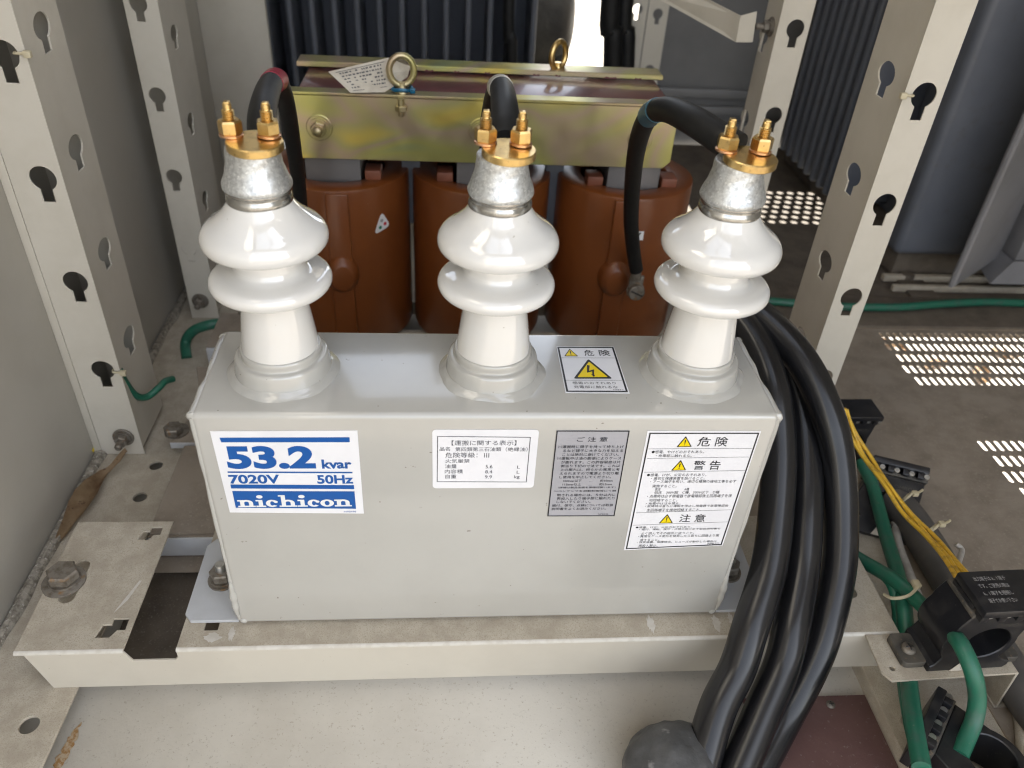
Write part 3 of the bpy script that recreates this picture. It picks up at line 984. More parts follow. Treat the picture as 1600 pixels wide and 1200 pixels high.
def bushing(cx, turn):
    cy = D / 2
    O = Vector((cx, cy, H))
    # porcelain: tapered neck, two drooping sheds
    prof = smooth_prof([(.0245, .016), (.0246, .0225), (.0225, .040), (.0203, .0555), (.0202, .0610)])
    shed1 = smooth_prof([(.0202, .0610), (.0212, .0640), (.0245, .0655), (.0295, .0650), (.0338, .0646), (.0364, .0662), (.0374, .0692), (.0366, .0722), (.0342, .0742), (.0300, .0755), (.0256, .0766), (.0226, .0784), (.0213, .0815)])
    shed2 = smooth_prof([(.0213, .0815), (.0213, .0905), (.0228, .0938), (.0270, .0946), (.0310, .0940), (.0346, .0936), (.0368, .0952), (.0376, .0984), (.0369, .1020), (.0342, .1058), (.0284, .1102), (.0230, .1152), (.0196, .1198), (.0183, .1225), (.0172, .130)])
    bm = bmesh.new()
    lathe(bm, prof + shed1[1:] + shed2[1:], O, (0, 0, 1), 96)
    b = link_mesh('bushing', bm, M['porcelain'], cap, 60)
    # painted steel flange and its weld
    bm = bmesh.new()
    fl = smooth_prof([(.0320, -.001), (.0318, .003), (.0308, .0095), (.0302, .0122)], 4) + smooth_prof([(.0298, .0135), (.0286, .0142), (.0268, .0146), (.0262, .0152)], 3) + \
        smooth_prof([(.0263, .0165), (.0263, .0192), (.0257, .0205), (.0246, .0208)], 3)
    lathe(bm, fl, O, (0, 0, 1), 80, wob=lambda a, h: .0002 * math.sin(5 * a + cx * 40))
    link_mesh('flange', bm, M['tank'], b, 50)
    bm = bmesh.new()
    rings = []
    for k in range(7):
        ring = []
        for i in range(96):
            a = 2 * math.pi * i / 96
            nn_ = mnoise.noise(Vector((math.cos(a) * 1.7 + cx * 30, math.sin(a) * 1.7, 1)))
            n2_ = mnoise.noise(Vector((math.cos(a) * 7 + cx * 30, math.sin(a) * 7, 4)))
            n3_ = mnoise.noise(Vector((math.cos(a) * 5, math.sin(a) * 5, k * .9 + cx * 60)))
            r1 = .0368 + .0028 * nn_ + .0005 * n2_
            t = k / 6
            rr = .0305 + (r1 - .0305) * t
            hh = (.0042 * (1 - t) ** 1.6 + (.0008 + .0007 * n3_) * math.sin(math.pi * min(1, t * 1.05)) ** .7 * (1 if k < 6 else 0)) - .0003 * (k == 6)
            ring.append(bm.verts.new(O + Vector((rr * math.cos(a), rr * math.sin(a), hh))))
        rings.append(ring)
    for A_, B_ in zip(rings, rings[1:]):
        for i in range(96):
            bm.faces.new((A_[i], A_[(i + 1) % 96], B_[(i + 1) % 96], B_[i]))
    link_mesh('weld_ring', bm, M['tank'], b, 80)
    # galvanised cap
    bm = bmesh.new()
    capp = smooth_prof([(.0163, .1515), (.0152, .1525), (.0151, .1495), (.0155, .1440), (.0172, .1372), (.0190, .1335), (.0194, .1312), (.0187, .1296)][::-1] if False else
                       [(.0186, .1290), (.0196, .1302), (.0197, .1322), (.0186, .1350), (.0170, .1394), (.0157, .1442), (.0152, .1490), (.0150, .1518), (.0143, .1532), (.0115, .1534)], 5)
    lathe(bm, capp, O, (0, 0, 1), 72, wob=lambda a, h: .00018 * math.sin(3 * a + cx * 9) + .00012 * math.sin(7 * a + h * 900))
    link_mesh('cap', bm, M['zinc'], b, 50)
    bm = bmesh.new()
    lathe(bm, smooth_prof([(.0180, .1212), (.0189, .1218), (.0191, .1235), (.0187, .1252), (.0182, .1262), (.0183, .1274), (.0189, .1284), (.0188, .1300)], 4), O, (0, 0, 1), 72,
          wob=lambda a, h: .00025 * math.sin(4 * a + cx * 13))
    link_mesh('crimp_ring', bm, M['zinc_smooth'], b, 50)
    # brass terminal disc, studs, nuts, washers
    bm = bmesh.new()
    lathe(bm, [(.0100, .1528), (.0100, .1537), (.0149, .1538), (.0155, .1544), (.0155, .1581), (.0149, .1587)], O, (0.02, -.04, 1), 64)
    link_mesh('terminal_disc', bm, M['brass'], b, 40)
    ct, st = math.cos(turn), math.sin(turn)
    for k, dx in enumerate((-.0101, .0101)):
        S = O + Vector((dx * ct, dx * st - .0005, .1587))
        bm = bmesh.new()
        lathe(bm, [(.0063, 0), (.0066, .0003), (.0066, .0013), (.0062, .0016)], S, (.03, .02, 1), 28)
        link_mesh('washer', bm, M['copper'], b, 40)
        bm = bmesh.new()
        hexprism(bm, S + Vector((0, 0, .0015)), (0, 0, 1), .0112, .0076, turn=.25 + k * .45 + cx * 3)
        link_mesh('nut', bm, M['brass'], b, 30)
        bm = bmesh.new()
        pr = []
        z = .0078
        while z < .0140:
            pr += [(.00275, z), (.00345, z + .00045), (.00345, z + .0006), (.00275, z + .00105)]
            z += .00115
        pr += [(.0024, z), (.0023, z + .0004), (.0025, z + .0006), (.0024, z + .0026), (.0020, z + .0032)]
        lathe(bm, pr, S, (0, 0, 1), 18)
        box(bm, S.x - .0016, S.x + .0016, S.y - .0019, S.y + .0019, S.z + z + .003, S.z + z + .0042, .0003)
        link_mesh('stud', bm, M['brass'], b, 30)
    for k in range(6):
        bm = bmesh.new()
        q = O + Vector((-.004 + k * .0016 + random.uniform(-.0004, .0004), -.0128 - random.uniform(0, .0016), .1535 + random.uniform(-.0004, .0006)))
        tube(bm, [q + Vector((0, .006, 0)), q + Vector((0, .002, .0002)), q], .00062, 8, 2)
        link_mesh('copper_strand', bm, M['copper'], b, 50)
    return b


for cx, tn in ((.0503, .05), (.1905, 0), (.3310, -.02)):
    bushing(cx, tn)


# ---- stickers on the front face
def sticker(name, q, mat_name, y=-.0003, r=0.0):
    bm = bmesh.new()
    if r:
        xs, zs = [p[0] for p in q], [p[1] for p in q]
        loop = rrect((q[0][0] + q[3][0]) / 2, (q[1][0] + q[2][0]) / 2, (q[2][1] + q[3][1]) / 2, (q[0][1] + q[1][1]) / 2, r)
    else:
        loop = q
    sheet(bm, loop, [], .0002, front(y))
    return link_mesh(name, bm, M[mat_name], cap, 30)


def print_rows(parent, rows, mx, mat_name='ink', weight=0.0, name='lettering'):
    bm = bmesh.new()
    for s, x0, x1, z0, z1 in rows:
        text_mesh(bm, s, x0, x1, z0, z1, mx, weight)
    return link_mesh(name, bm, M[mat_name], parent, None)


F1, F2, F3 = front(-.00055), front(-.00065), front(-.00075)

# rating sticker
st = sticker('rating_sticker', [(0.01099, 0.19678), (0.1027, 0.1974), (0.10253, 0.12218), (0.01215, 0.12443)], 'film')
rowsA = [('53.2', 0.01743, 0.07395, 0.16471, 0.18459),
    ('kvar', 0.07778, 0.09715, 0.16466, 0.17278),
    ('7020V', 0.01622, 0.04919, 0.15137, 0.15956),
    ('50Hz', 0.07351, 0.09735, 0.15096, 0.15905),
    ('NPB498', 0.08914, 0.09731, 0.12363, 0.12516)]
print_rows(st, rowsA[:1], F1, 'blue_ink', .045)
print_rows(st, rowsA[1:4], F1, 'blue_ink', .032)
print_rows(st, rowsA[4:], F1, 'blue_ink', 0)
bm = bmesh.new()
for q in ([(0.01608, 0.19163), (0.09742, 0.19191), (0.09727, 0.18778), (0.01656, 0.1878)], [(0.01651, 0.16264), (0.09725, 0.1618), (0.0973, 0.16048), (0.01644, 0.16134)], [(0.01655, 0.15082), (0.09749, 0.14961), (0.09747, 0.14593), (0.01654, 0.14719)], [(0.01678, 0.14479), (0.09747, 0.14378), (0.09748, 0.12714), (0.0168, 0.12909)]):
    poly(bm, q, F1)
link_mesh('printed_bars', bm, M['blue_ink'], st, None)
# slab-serif maker's lettering, drawn from strokes
bm = bmesh.new()
lx0, lz0 = (0.01842, 0.12977)
lx1, lz1 = (0.09533, 0.14086)
UW, UH = (lx1 - lx0), (lz1 - lz0)


class Pen:
    def __init__(self):
        self.k = 0

    def mx(self):
        self.k += 1
        return front(-.00065 - .000004 * self.k)

    def rect(self, x0, x1, z0, z1):
        poly(bm, [(x0, z0), (x1, z0), (x1, z1), (x0, z1)], self.mx())

    def arc(self, cx, cz, rx, rz, a0, a1, wx, wz, n=18):
        m_ = self.mx()
        for i in range(n):
            a, b_ = R(a0 + (a1 - a0) * i / n), R(a0 + (a1 - a0) * (i + 1) / n)
            o1, o2 = (cx + rx * math.cos(a), cz + rz * math.sin(a)), (cx + rx * math.cos(b_), cz + rz * math.sin(b_))
            i1, i2 = (cx + (rx - wx) * math.cos(a), cz + (rz - wz) * math.sin(a)), (cx + (rx - wx) * math.cos(b_), cz + (rz - wz) * math.sin(b_))
            poly(bm, [o1, o2, i2, i1], m_)

    def disc(self, cx, cz, rx, rz):
        poly(bm, [(cx + rx * math.cos(a * math.pi / 8), cz + rz * math.sin(a * math.pi / 8)) for a in range(16)], self.mx())


pen = Pen()
xh = UH * .60            # x height
sv = UH * .115           # slab thickness
stw = UW * .036          # stem width
zb = lz0


def slab(x, z, w):
    pen.rect(x - w / 2, x + w / 2, z, z + sv)


def glyph_n(x, w):
    a, b_ = x + w * .27, x + w * .75
    pen.rect(a - stw / 2, a + stw / 2, zb, zb + xh)
    pen.rect(b_ - stw / 2, b_ + stw / 2, zb, zb + xh * .62)
    slab(a, zb, w * .50)
    slab(b_, zb, w * .46)
    pen.rect(a - w * .25, a, zb + xh - sv, zb + xh)
    pen.arc((a + b_) / 2, zb + xh * .60, (b_ - a + stw) / 2, xh * .42, 0, 170, stw, sv * 1.25)


def glyph_i(x, w):
    a = x + w * .5
    pen.rect(a - stw / 2, a + stw / 2, zb, zb + xh)
    slab(a, zb, w)
    pen.rect(a - w * .48, a, zb + xh - sv, zb + xh)
    pen.disc(a - stw * .05, zb + UH * .87, stw * .78, UH * .145)


def glyph_c(x, w):
    pen.arc(x + w * .5, zb + xh * .5, w * .5, xh * .52, 45, 318, stw * 1.05, sv * 1.1)
    pen.disc(x + w * .80, zb + xh * .72, w * .16, xh * .17)


def glyph_h(x, w):
    a, b_ = x + w * .27, x + w * .75
    pen.rect(a - stw / 2, a + stw / 2, zb, zb + UH)
    pen.rect(b_ - stw / 2, b_ + stw / 2, zb, zb + xh * .62)
    slab(a, zb, w * .50)
    slab(b_, zb, w * .46)
    pen.rect(a - w * .25, a, zb + UH - sv, zb + UH)
    pen.arc((a + b_) / 2, zb + xh * .60, (b_ - a + stw) / 2, xh * .42, 0, 170, stw, sv * 1.25)


def glyph_o(x, w):
    pen.arc(x + w * .5, zb + xh * .5, w * .5, xh * .52, 0, 360, stw * 1.05, sv * 1.05, 28)


px_ = lx0
for ch, frac in (('n', .165), ('i', .09), ('c', .115), ('h', .17), ('i', .09), ('c', .115), ('o', .125), ('n', .165)):
    w_ = UW * frac / 1.035 * .985
    dict(n=glyph_n, i=glyph_i, c=glyph_c, h=glyph_h, o=glyph_o)[ch](px_, w_)
    px_ += UW * frac / 1.035
link_mesh('maker_lettering', bm, M['white_ink'], st, None)

# transport sticker
st = sticker('transport_sticker', [(0.15062, 0.19845), (0.21935, 0.19779), (0.21978, 0.14578), (0.14993, 0.14637)], 'film', r=.0025)
print_rows(st, [('【運搬に関する表示】', 0.1628, 0.20533, 0.18478, 0.1892),
    ('品名', 0.15499, 0.16179, 0.18009, 0.18358),
    ('第四類第三石油類', 0.16531, 0.19556, 0.17968, 0.18332),
    ('（絶縁油）', 0.19848, 0.21312, 0.17947, 0.18313),
    ('危険等級：', 0.15883, 0.1801, 0.17406, 0.17866),
    ('Ⅲ', 0.18435, 0.18781, 0.17422, 0.17805),
    ('火気厳禁', 0.15886, 0.17491, 0.16943, 0.17286),
    ('油量', 0.15856, 0.16646, 0.16462, 0.16823),
    ('5.6', 0.18577, 0.19035, 0.16448, 0.16753),
    ('L', 0.20713, 0.20913, 0.16416, 0.16685),
    ('内容積', 0.15847, 0.17055, 0.15987, 0.16352),
    ('8.4', 0.18567, 0.19038, 0.15987, 0.16266),
    ('L', 0.20702, 0.20903, 0.1596, 0.16218),
    ('自重', 0.15892, 0.16631, 0.15524, 0.15893),
    ('9.9', 0.18567, 0.19035, 0.15506, 0.15803),
    ('kg', 0.20549, 0.20933, 0.15433, 0.1579)], F1, 'ink_soft', 0.0)
bm = bmesh.new()
ring_quad(bm, [(0.15349, 0.19285), (0.21446, 0.19199), (0.21441, 0.15136), (0.1531, 0.15211)], .0005, F1)
link_mesh('printed_frame', bm, M['ink_soft'], st, None)

# silver caution sticker
st = sticker('caution_sticker', [(0.23104, 0.19752), (0.27956, 0.19739), (0.28013, 0.11751), (0.23146, 0.11789)], 'silver')
print_rows(st, [('ご 注 意', 0.24524, 0.26581, 0.18795, 0.19203),
    ('⑴運搬時に碍子を持って持ち上げ', 0.23332, 0.27765, 0.18218, 0.18482),
    ('るなど碍子に大きな力を加える', 0.23679, 0.27756, 0.17869, 0.18135),
    ('ことは絶対に避けてください。', 0.23682, 0.27512, 0.17534, 0.17794),
    ('⑵運転中は油の膨張によりケース', 0.23355, 0.27735, 0.17188, 0.17457),
    ('が膨れます。この許容限度は片', 0.23659, 0.27726, 0.16838, 0.17102),
    ('側当り下記の寸法です。これ以', 0.2365, 0.27743, 0.16502, 0.16761),
    ('上の膨れは、何らかの異常と考', 0.23646, 0.27761, 0.16164, 0.16416),
    ('えられますので電源より切り離', 0.23654, 0.27749, 0.15815, 0.16077),
    ('し使用を中止してください。', 0.23668, 0.27259, 0.15473, 0.15729),
    ('106kvar以下\u3000\u3000…\u3000\u3000約10mm', 0.23966, 0.27413, 0.15133, 0.15375),
    ('115kvar以上\u3000\u3000…\u3000\u3000約15mm', 0.23951, 0.27398, 0.14792, 0.15036),
    ('（詳細は製品図面を御確認願います）', 0.23661, 0.27698, 0.14433, 0.14703),
    ('⑶コンデンサを自動制御等にて開', 0.23404, 0.27774, 0.14088, 0.14368),
    ('閉される場合には、５分以内に', 0.23662, 0.2779, 0.13754, 0.1402),
    ('再投入したり端子部に触れたり', 0.23674, 0.27774, 0.1342, 0.13688),
    ('しないでください。', 0.23686, 0.26105, 0.13092, 0.13362),
    ('据付、保守、点検については取扱', 0.23388, 0.27774, 0.12746, 0.13001),
    ('説明書をよくお読みください。', 0.23387, 0.27294, 0.12407, 0.12664),
    ('NPB435', 0.26793, 0.2752, 0.1191, 0.12023)], F1, 'ink', .004)
bm = bmesh.new()
ring_quad(bm, [(0.23104, 0.19752), (0.27956, 0.19739), (0.28013, 0.11751), (0.23146, 0.11789)], .0008, F1)
link_mesh('printed_frame', bm, M['ink'], st, None)


def hazard(parent, base_l, base_r, apex, mx1, mx2, mx3, bolt_sign=False):
    bl, br, ap = Vector(base_l), Vector(base_r), Vector(apex)
    bm = bmesh.new()
    poly(bm, tri_pts(bl, br, ap, 0, r=.07), mx1)
    link_mesh('triangle_border', bm, M['ink'], parent, None)
    bm = bmesh.new()
    poly(bm, tri_pts(bl, br, ap, -.22, r=.05), mx2)
    link_mesh('triangle_field', bm, M['yellow_ink'], parent, None)
    c = (bl + br + ap) / 3
    h = ap.y - bl.y
    w = br.x - bl.x
    bm = bmesh.new()
    if not bolt_sign:
        poly(bm, [c + Vector(p) for p in ((-.045 * w, .33 * h), (.045 * w, .33 * h), (.022 * w, -.03 * h), (-.022 * w, -.03 * h))], mx3)
        poly(bm, [c + Vector((.036 * w * math.cos(a * .785), -.125 * h + .042 * h * math.sin(a * .785))) for a in range(8)], mx3)
    else:
        pts = [(-.075, .34), (-.005, .31), (-.055, .05), (.085, .12), (.045, -.16), (.075, -.15), (.030, -.255), (-.030, -.12), (.005, -.135), (.020, .015), (-.120, -.05)]
        poly(bm, [c + Vector((x * w, z * h)) for x, z in pts], mx3)
    link_mesh('triangle_symbol', bm, M['ink'], parent, None)


# danger / warning / caution sticker
qD = [(0.29157, 0.1972), (0.3689, 0.19692), (0.36716, 0.08482), (0.29201, 0.08101)]
st = sticker('warning_sticker', qD, 'film')
rowsD = [('危 険', 0.32752, 0.348, 0.18361, 0.19204),
    ('●感電、やけどのおそれあり。', 0.29736, 0.33363, 0.17744, 0.18016),
    ('・充電部に触れるな。', 0.30071, 0.32574, 0.1741, 0.17664),
    ('警 告', 0.32863, 0.34762, 0.16231, 0.17073),
    ('●感電、けが、火災のおそれあり。', 0.29749, 0.33958, 0.15621, 0.15906),
    ('・適切な保護装置を設けること。', 0.30103, 0.33906, 0.15296, 0.15572),
    ('・アース端子を用い、適切な種類の接地工事を必ず', 0.30088, 0.3623, 0.14988, 0.15265),
    ('実施すること。', 0.30303, 0.32043, 0.14557, 0.14845),
    ('高圧\u3000\u3000\u3000\u3000\u3000\u3000\u3000\u3000A種', 0.30547, 0.32989, 0.14241, 0.1452),
    ('低圧\u3000300V超\u3000C種、300V以下\u3000D種', 0.30541, 0.35247, 0.13932, 0.1421),
    ('・点検時は必ず検電器で放電確認後主回路端子を接', 0.3009, 0.36229, 0.13556, 0.13876),
    ('地短絡すること。', 0.30303, 0.32337, 0.13179, 0.13457),
    ('・充電中は注水禁止。', 0.30111, 0.32643, 0.12873, 0.13114),
    ('・故障時は直ちに運転を停止し検電器で放電確認後', 0.30085, 0.36205, 0.12606, 0.12847),
    ('主回路端子を接地短絡すること。', 0.3028, 0.34256, 0.12175, 0.12483),
    ('注 意', 0.32839, 0.34762, 0.11068, 0.11871),
    ('●感電、けが、火災のおそれあり。', 0.29746, 0.33942, 0.10458, 0.10655),
    ('・据付、運転、保守・点検の前に必ず取扱説明書を', 0.30044, 0.36123, 0.10238, 0.10435),
    ('よく読んでその指示に従うこと。', 0.30263, 0.34238, 0.09772, 0.10044),
    ('・異常なケース変形を発見したら直ちに回路より開', 0.30055, 0.3618, 0.09471, 0.09742),
    ('放すること。', 0.30271, 0.3173, 0.0911, 0.0934),
    ('・保安装置、保護接点、ヒューズが動作した場合は', 0.30067, 0.36146, 0.08855, 0.09085),
    ('再投入禁止。', 0.30262, 0.31715, 0.084, 0.0872),
    ('NPB372', 0.35499, 0.36408, 0.08619, 0.08804)]
print_rows(st, [r_ for r_ in rowsD if len(r_[0]) == 3], F1, 'ink', .006)
print_rows(st, [r_ for r_ in rowsD if len(r_[0]) != 3], F1, 'ink', 0.0)
bm = bmesh.new()
ring_quad(bm, [(0.2931, 0.19566), (0.36799, 0.19565), (0.36616, 0.08545), (0.29335, 0.08234)], .0010, F1)
for a, b_ in (((0.29447, 0.18152), (0.3664, 0.18185)), ((0.29493, 0.17285), (0.36609, 0.17401)), ((0.2949, 0.16025), (0.36632, 0.16142)), ((0.29499, 0.12061), (0.36503, 0.12296)), ((0.29491, 0.10791), (0.36533, 0.11042))):
    line(bm, a, b_, .00025, F1)
link_mesh('printed_frame', bm, M['ink'], st, None)
hazard(st, (0.31358, 0.18307), (0.32419, 0.18325), (0.31821, 0.19274), F1, F2, F3)
hazard(st, (0.31363, 0.16161), (0.32425, 0.16187), (0.31881, 0.17153), F1, F2, F3)
hazard(st, (0.31377, 0.10951), (0.3243, 0.10983), (0.31874, 0.11917), F1, F2, F3)

# electric shock sticker on the lid
T0, T1, T2, T3 = topm(H + .0003), topm(H + .00055), topm(H + .00065), topm(H + .00075)
bm = bmesh.new()
qE = [(0.23864, 0.07883), (0.28083, 0.07928), (0.28209, 0.02299), (0.23849, 0.0234)]
sheet(bm, qE, [], .0002, T0)
st = link_mesh('shock_sticker', bm, M['film'], cap, 30)
rowsE = [('危', 0.25765, 0.26488, 0.06689, 0.07441),
    ('険', 0.26862, 0.27658, 0.06706, 0.07459),
    ('感電のおそれあり', 0.24463, 0.27448, 0.03289, 0.03583),
    ('充電部に触れるな', 0.24493, 0.27502, 0.02833, 0.03145),
    ('NPB371', 0.2714, 0.27887, 0.02629, 0.02744)]
print_rows(st, rowsE[:2], T1, 'ink', .006)
print_rows(st, rowsE[2:], T1, 'ink', 0)
bm = bmesh.new()
ring_quad(bm, [(0.23915, 0.07801), (0.2805, 0.07869), (0.28112, 0.02433), (0.23925, 0.02432)], .0013, T1)
line(bm, (0.24044, 0.0642), (0.27901, 0.06458), .0003, T1)
line(bm, (0.24039, 0.03735), (0.27928, 0.03771), .0003, T1)
link_mesh('printed_frame', bm, M['ink'], st, None)
hazard(st, (0.24274, 0.06615), (0.25303, 0.0663), (0.24786, 0.07583), T1, T2, T3)
hazard(st, (0.24593, 0.03918), (0.27319, 0.03944), (0.2597, 0.06319), T1, T2, T3, True)
# ================================================================== SERIES REACTOR
YC = 0.5
rea = thing('reactor', 'three brown moulded coils clamped under an iridescent gold steel frame, behind the capacitor', 'reactor', (0.2, YC, -0.03))
COILX = (0.0345, 0.2, 0.3705)
for ci, cx in enumerate(COILX):
    bm = bmesh.new()
    prof = [(.053, -.024), (.077, -.024), (.0795, -.022), (.081, -.018), (.081, .176), (.0802, .1792), (.079, .180), (.056, .180), (.053, .178)]
    lathe(bm, prof, (cx, YC, 0), (0, 0, 1), 80, cap=False)
    # close the bore
    vs = sorted([v for v in bm.verts], key=lambda v: v.index)
    coil = link_mesh('coil', bm, M['epoxy'], rea, 40)
    bm = bmesh.new()
    lathe(bm, [(.053, -.024), (.053, .178)], (cx, YC, 0), (0, 0, 1), 60, cap=False)
    link_mesh('bore', bm, M['epoxy_top'], coil, 40)
    # rib down the front with the terminal boss on it
    bx = cx + (.006 if ci == 0 else -.012 if ci == 2 else 0)
    by = YC - math.sqrt(.081 ** 2 - (bx - cx) ** 2)
    bm = bmesh.new()
    box(bm, bx - .0125, bx + .0125, by - .0025, by + .012, -.022, .1775, .0018)
    link_mesh('rib', bm, M['epoxy'], coil, 40)
    bm = bmesh.new()
    lathe(bm, smooth_prof([(.0205, -.012), (.0185, .001), (.0160, .006), (.0130, .0095), (.0115, .0105)], 4), (bx, by, .080), (0.1, -1, -.06), 36)
    for v in bm.verts:
        v.co.z = .080 + (v.co.z - .080) * 1.3
    link_mesh('terminal_boss', bm, M['epoxy'], coil, 50)
    # spacer blocks and steel core leg in the bore
    for s in (-1, 1):
        for t in (-1, 1):
            bm = bmesh.new()
            box(bm, cx + s * .043 - .009, cx + s * .043 + .009, YC + t * .033 - .012, YC + t * .033 + .012, .176, .190, .0015)
            link_mesh('spacer', bm, M['epoxy_top'], coil, 40)
    bm = bmesh.new()
    box(bm, cx - .030, cx + .030, YC - .046, YC + .046, -.02, .2075, .001)
    link_mesh('core_leg', bm, M['core'], rea, 40)
    if ci == 0:
        bm = bmesh.new()
        c = Vector((0.0864, 0.4185, 0.1352))
        yy = YC - math.sqrt(.081 ** 2 - (c.x - cx) ** 2) - .0007
        nrm = Vector((c.x - cx, yy - YC, 0)).normalized()
        uu = Vector((-nrm.y, nrm.x, 0))
        mx0 = basis((c.x, yy, c.z), uu, (0, 0, 1))
        pts = tri_pts((-.0092, -.0088), (.0092, -.004), (.0005, .0118), .25, r=.28)
        sheet(bm, [tuple(p.xy if hasattr(p, 'xy') else p) for p in pts], [], .0006, mx0)
        sk = link_mesh('round_triangle_sticker', bm, M['white_ink'], coil, 30)
        for (qx, qz, mm) in ((-.0028, -.0035, 'green_ink'), (.0038, -.0005, 'red_ink'), (-.0004, .0042, 'dull_ink')):
            bm = bmesh.new()
            poly(bm, [(qx + .0021 * math.cos(a * .524), qz + .0021 * math.sin(a * .524)) for a in range(12)], basis(Vector((c.x, yy, c.z)) + nrm * .0007, uu, (0, 0, 1)))
            link_mesh('printed_dot', bm, M[mm], sk, None)
    if ci == 2:
        bm = bmesh.new()
        c = Vector((0.3769, 0.4140, 0.1371))
        sheet(bm, [(-.006, -.0055), (.006, -.0055), (.006, .0055), (-.006, .0055)], [], .0004, basis((c.x, by - .0031, c.z), (1, 0, 0), (0, 0, 1)))
        sk = link_mesh('number_sticker', bm, M['white_ink'], coil, 30)
        bm = bmesh.new()
        poly(bm, [(-.001, -.0042), (.0030, .0040), (.0012, .0040), (-.0015, .000)], basis((c.x, by - .0036, c.z), (1, 0, 0), (0, 0, 1)))
        link_mesh('printed_mark', bm, M['ink'], sk, None)
bm = bmesh.new()
box(bm, .004, .400, .4435, .5555, .2085, .2748, .002)
link_mesh('yoke', bm, M['yoke'], rea, 40)
# front clamp: vertical face and top flange
bm = bmesh.new()
sheet(bm, [(-.004, .214), (.001, .208), (.398, .208), (.4055, .2155), (.4055, .2745), (-.004, .2745)], [], .003, XZ(.4415), .0004)
link_mesh('clamp_plate', bm, M['chromate'], rea, 30)
bm = bmesh.new()
sheet(bm, [(-.012, .439), (.409, .439), (.415, .444), (.415, .456), (-.012, .456)], [], .0028, XY(.2764), .0005)
link_mesh('clamp_flange', bm, M['chromate'], rea, 30)
bm = bmesh.new()
sheet(bm, [(-.008, .537), (.408, .537), (.408, .566), (-.008, .566)], [], .006, XY(.2790), .001)
sheet(bm, [(.002, .208), (.402, .208), (.402, .272), (.002, .272)], [], .003, XZ(.565), .0004)
link_mesh('rear_clamp', bm, M['chromate'], rea, 30)
for i in range(9):
    bm = bmesh.new()
    x = .05 + i * .04 + random.uniform(-.012, .012)
    w_ = random.uniform(.006, .018)
    sheet(bm, [(x, .2761), (x + w_, .2759), (x + w_ * .9, .2780), (x + w_ * .5, .2773), (x + w_ * .2, .2783)], [], .0003, XZ(.5367))
    link_mesh('varnish_drip', bm, M['yoke'], rea, None)
for c in ((0.0260, 0.4398, 0.2416), (0.1954, 0.4398, 0.2438), (0.3678, 0.4398, 0.2390)):
    b = bmesh.new()
    bolt(b, c, (0, -1, 0), .0145, .0062, .0135, stud=.0075, dome=True)
    link_mesh('bolt', b, M['chromate'], rea, 30)
for (x, y, z, yaw) in ((.1125, .4495, .2995, .12), (.2865, .552, .2955, .75)):
    bm = bmesh.new()
    ring_pts = [(x + .0125 * math.cos(a) * math.cos(yaw), y + .0125 * math.cos(a) * math.sin(yaw), z + .0145 * math.sin(a)) for a in [2 * math.pi * i / 40 for i in range(41)]]
    tube(bm, ring_pts, .0034, 14, 2)
    bmesh.ops.remove_doubles(bm, verts=bm.verts, dist=1e-6)
    lathe(bm, [(.0052, .2765), (.0078, .2775), (.0078, .2795), (.0052, .281), (.0042, .2845), (.004, .288)], (x, y, 0), (0, 0, 1), 24)
    link_mesh('eyebolt', bm, M['brass'] if y > .5 else M['chromate'], rea, 60)
b = bmesh.new()
c = Vector((0.1118, 0.4395, 0.2704))
hexprism(b, (c.x, c.y - .005, .2632), (0, 0, 1), .011, .0055, turn=.2)
lathe(b, [(.0030, .258), (.0034, .259), (.0034, .264)], (c.x, c.y - .005, 0), (0, 0, 1), 16)
lathe(b, [(.0034, .268), (.0034, .276)], (c.x, c.y - .005, 0), (0, 0, 1), 16)
link_mesh('eyebolt_nut', b, M['chromate'], rea, 30)
for (x0, x1) in ((.107, .128), (.275, .296)):
    bm = bmesh.new()
    box(bm, x0, x1, YC - .006, YC + .006, .11, .208, .001)
    link_mesh('insulating_strip', bm, M['fin'], rea, 30)
for y0 in (.435, .535):
    bm = bmesh.new()
    box(bm, -.035, .44, y0, y0 + .03, -.0445, -.0245, .001)
    link_mesh('base_bar', bm, M['dusty'], rea, 30)

# paper tag on the front eyebolt, and the tie holding it
bm = bmesh.new()
tg = [Vector(p) for p in ((0.0395, 0.4430, 0.2973), (0.0984, 0.4680, 0.3068), (0.1205, 0.4700, 0.2983), (0.1179, 0.4620, 0.2900), (0.0952, 0.4400, 0.2800), (0.0614, 0.4345, 0.2797))]
tv = [bm.verts.new(p) for p in tg]
bm.faces.new(tv)
tn = (tg[1] - tg[0]).cross(tg[5] - tg[0]).normalized()
if tn.y > 0:
    tn = -tn
tb = [bm.verts.new(p - tn * .0004) for p in tg]
bm.faces.new(tb[::-1])
for i in range(6):
    bm.faces.new((tv[i], tv[(i + 1) % 6], tb[(i + 1) % 6], tb[i]))
o = link_mesh('paper_tag', bm, M['paper'], smooth=20)
tag(o, 'buff paper tag with faded print, tied to the front eyebolt on the reactor', 'tag')
bm = bmesh.new()
def tq(u, v):
    top = tg[0].lerp(tg[1], u)
    bot = tg[5].lerp(tg[4].lerp(tg[3], .25), u)
    return top.lerp(bot, v) + tn * .0006
for k in range(6):
    v0 = .16 + k * .125
    u = .12
    while u < .88:
        l = random.uniform(.02, .06)
        a, b_, c_, d_ = tq(u, v0), tq(u + l, v0), tq(u + l, v0 + .05), tq(u, v0 + .05)
        if random.random() > .15:
            bm.faces.new([bm.verts.new(p) for p in (a, b_, c_, d_)])
        u += l + random.uniform(.012, .03)
for (ua, va, ub, vb_) in ((.08, .1, .92, .1), (.08, .93, .92, .93)):
    bm.faces.new([bm.verts.new(p) for p in (tq(ua, va), tq(ub, vb_), tq(ub, vb_ + .018), tq(ua, va + .018))])
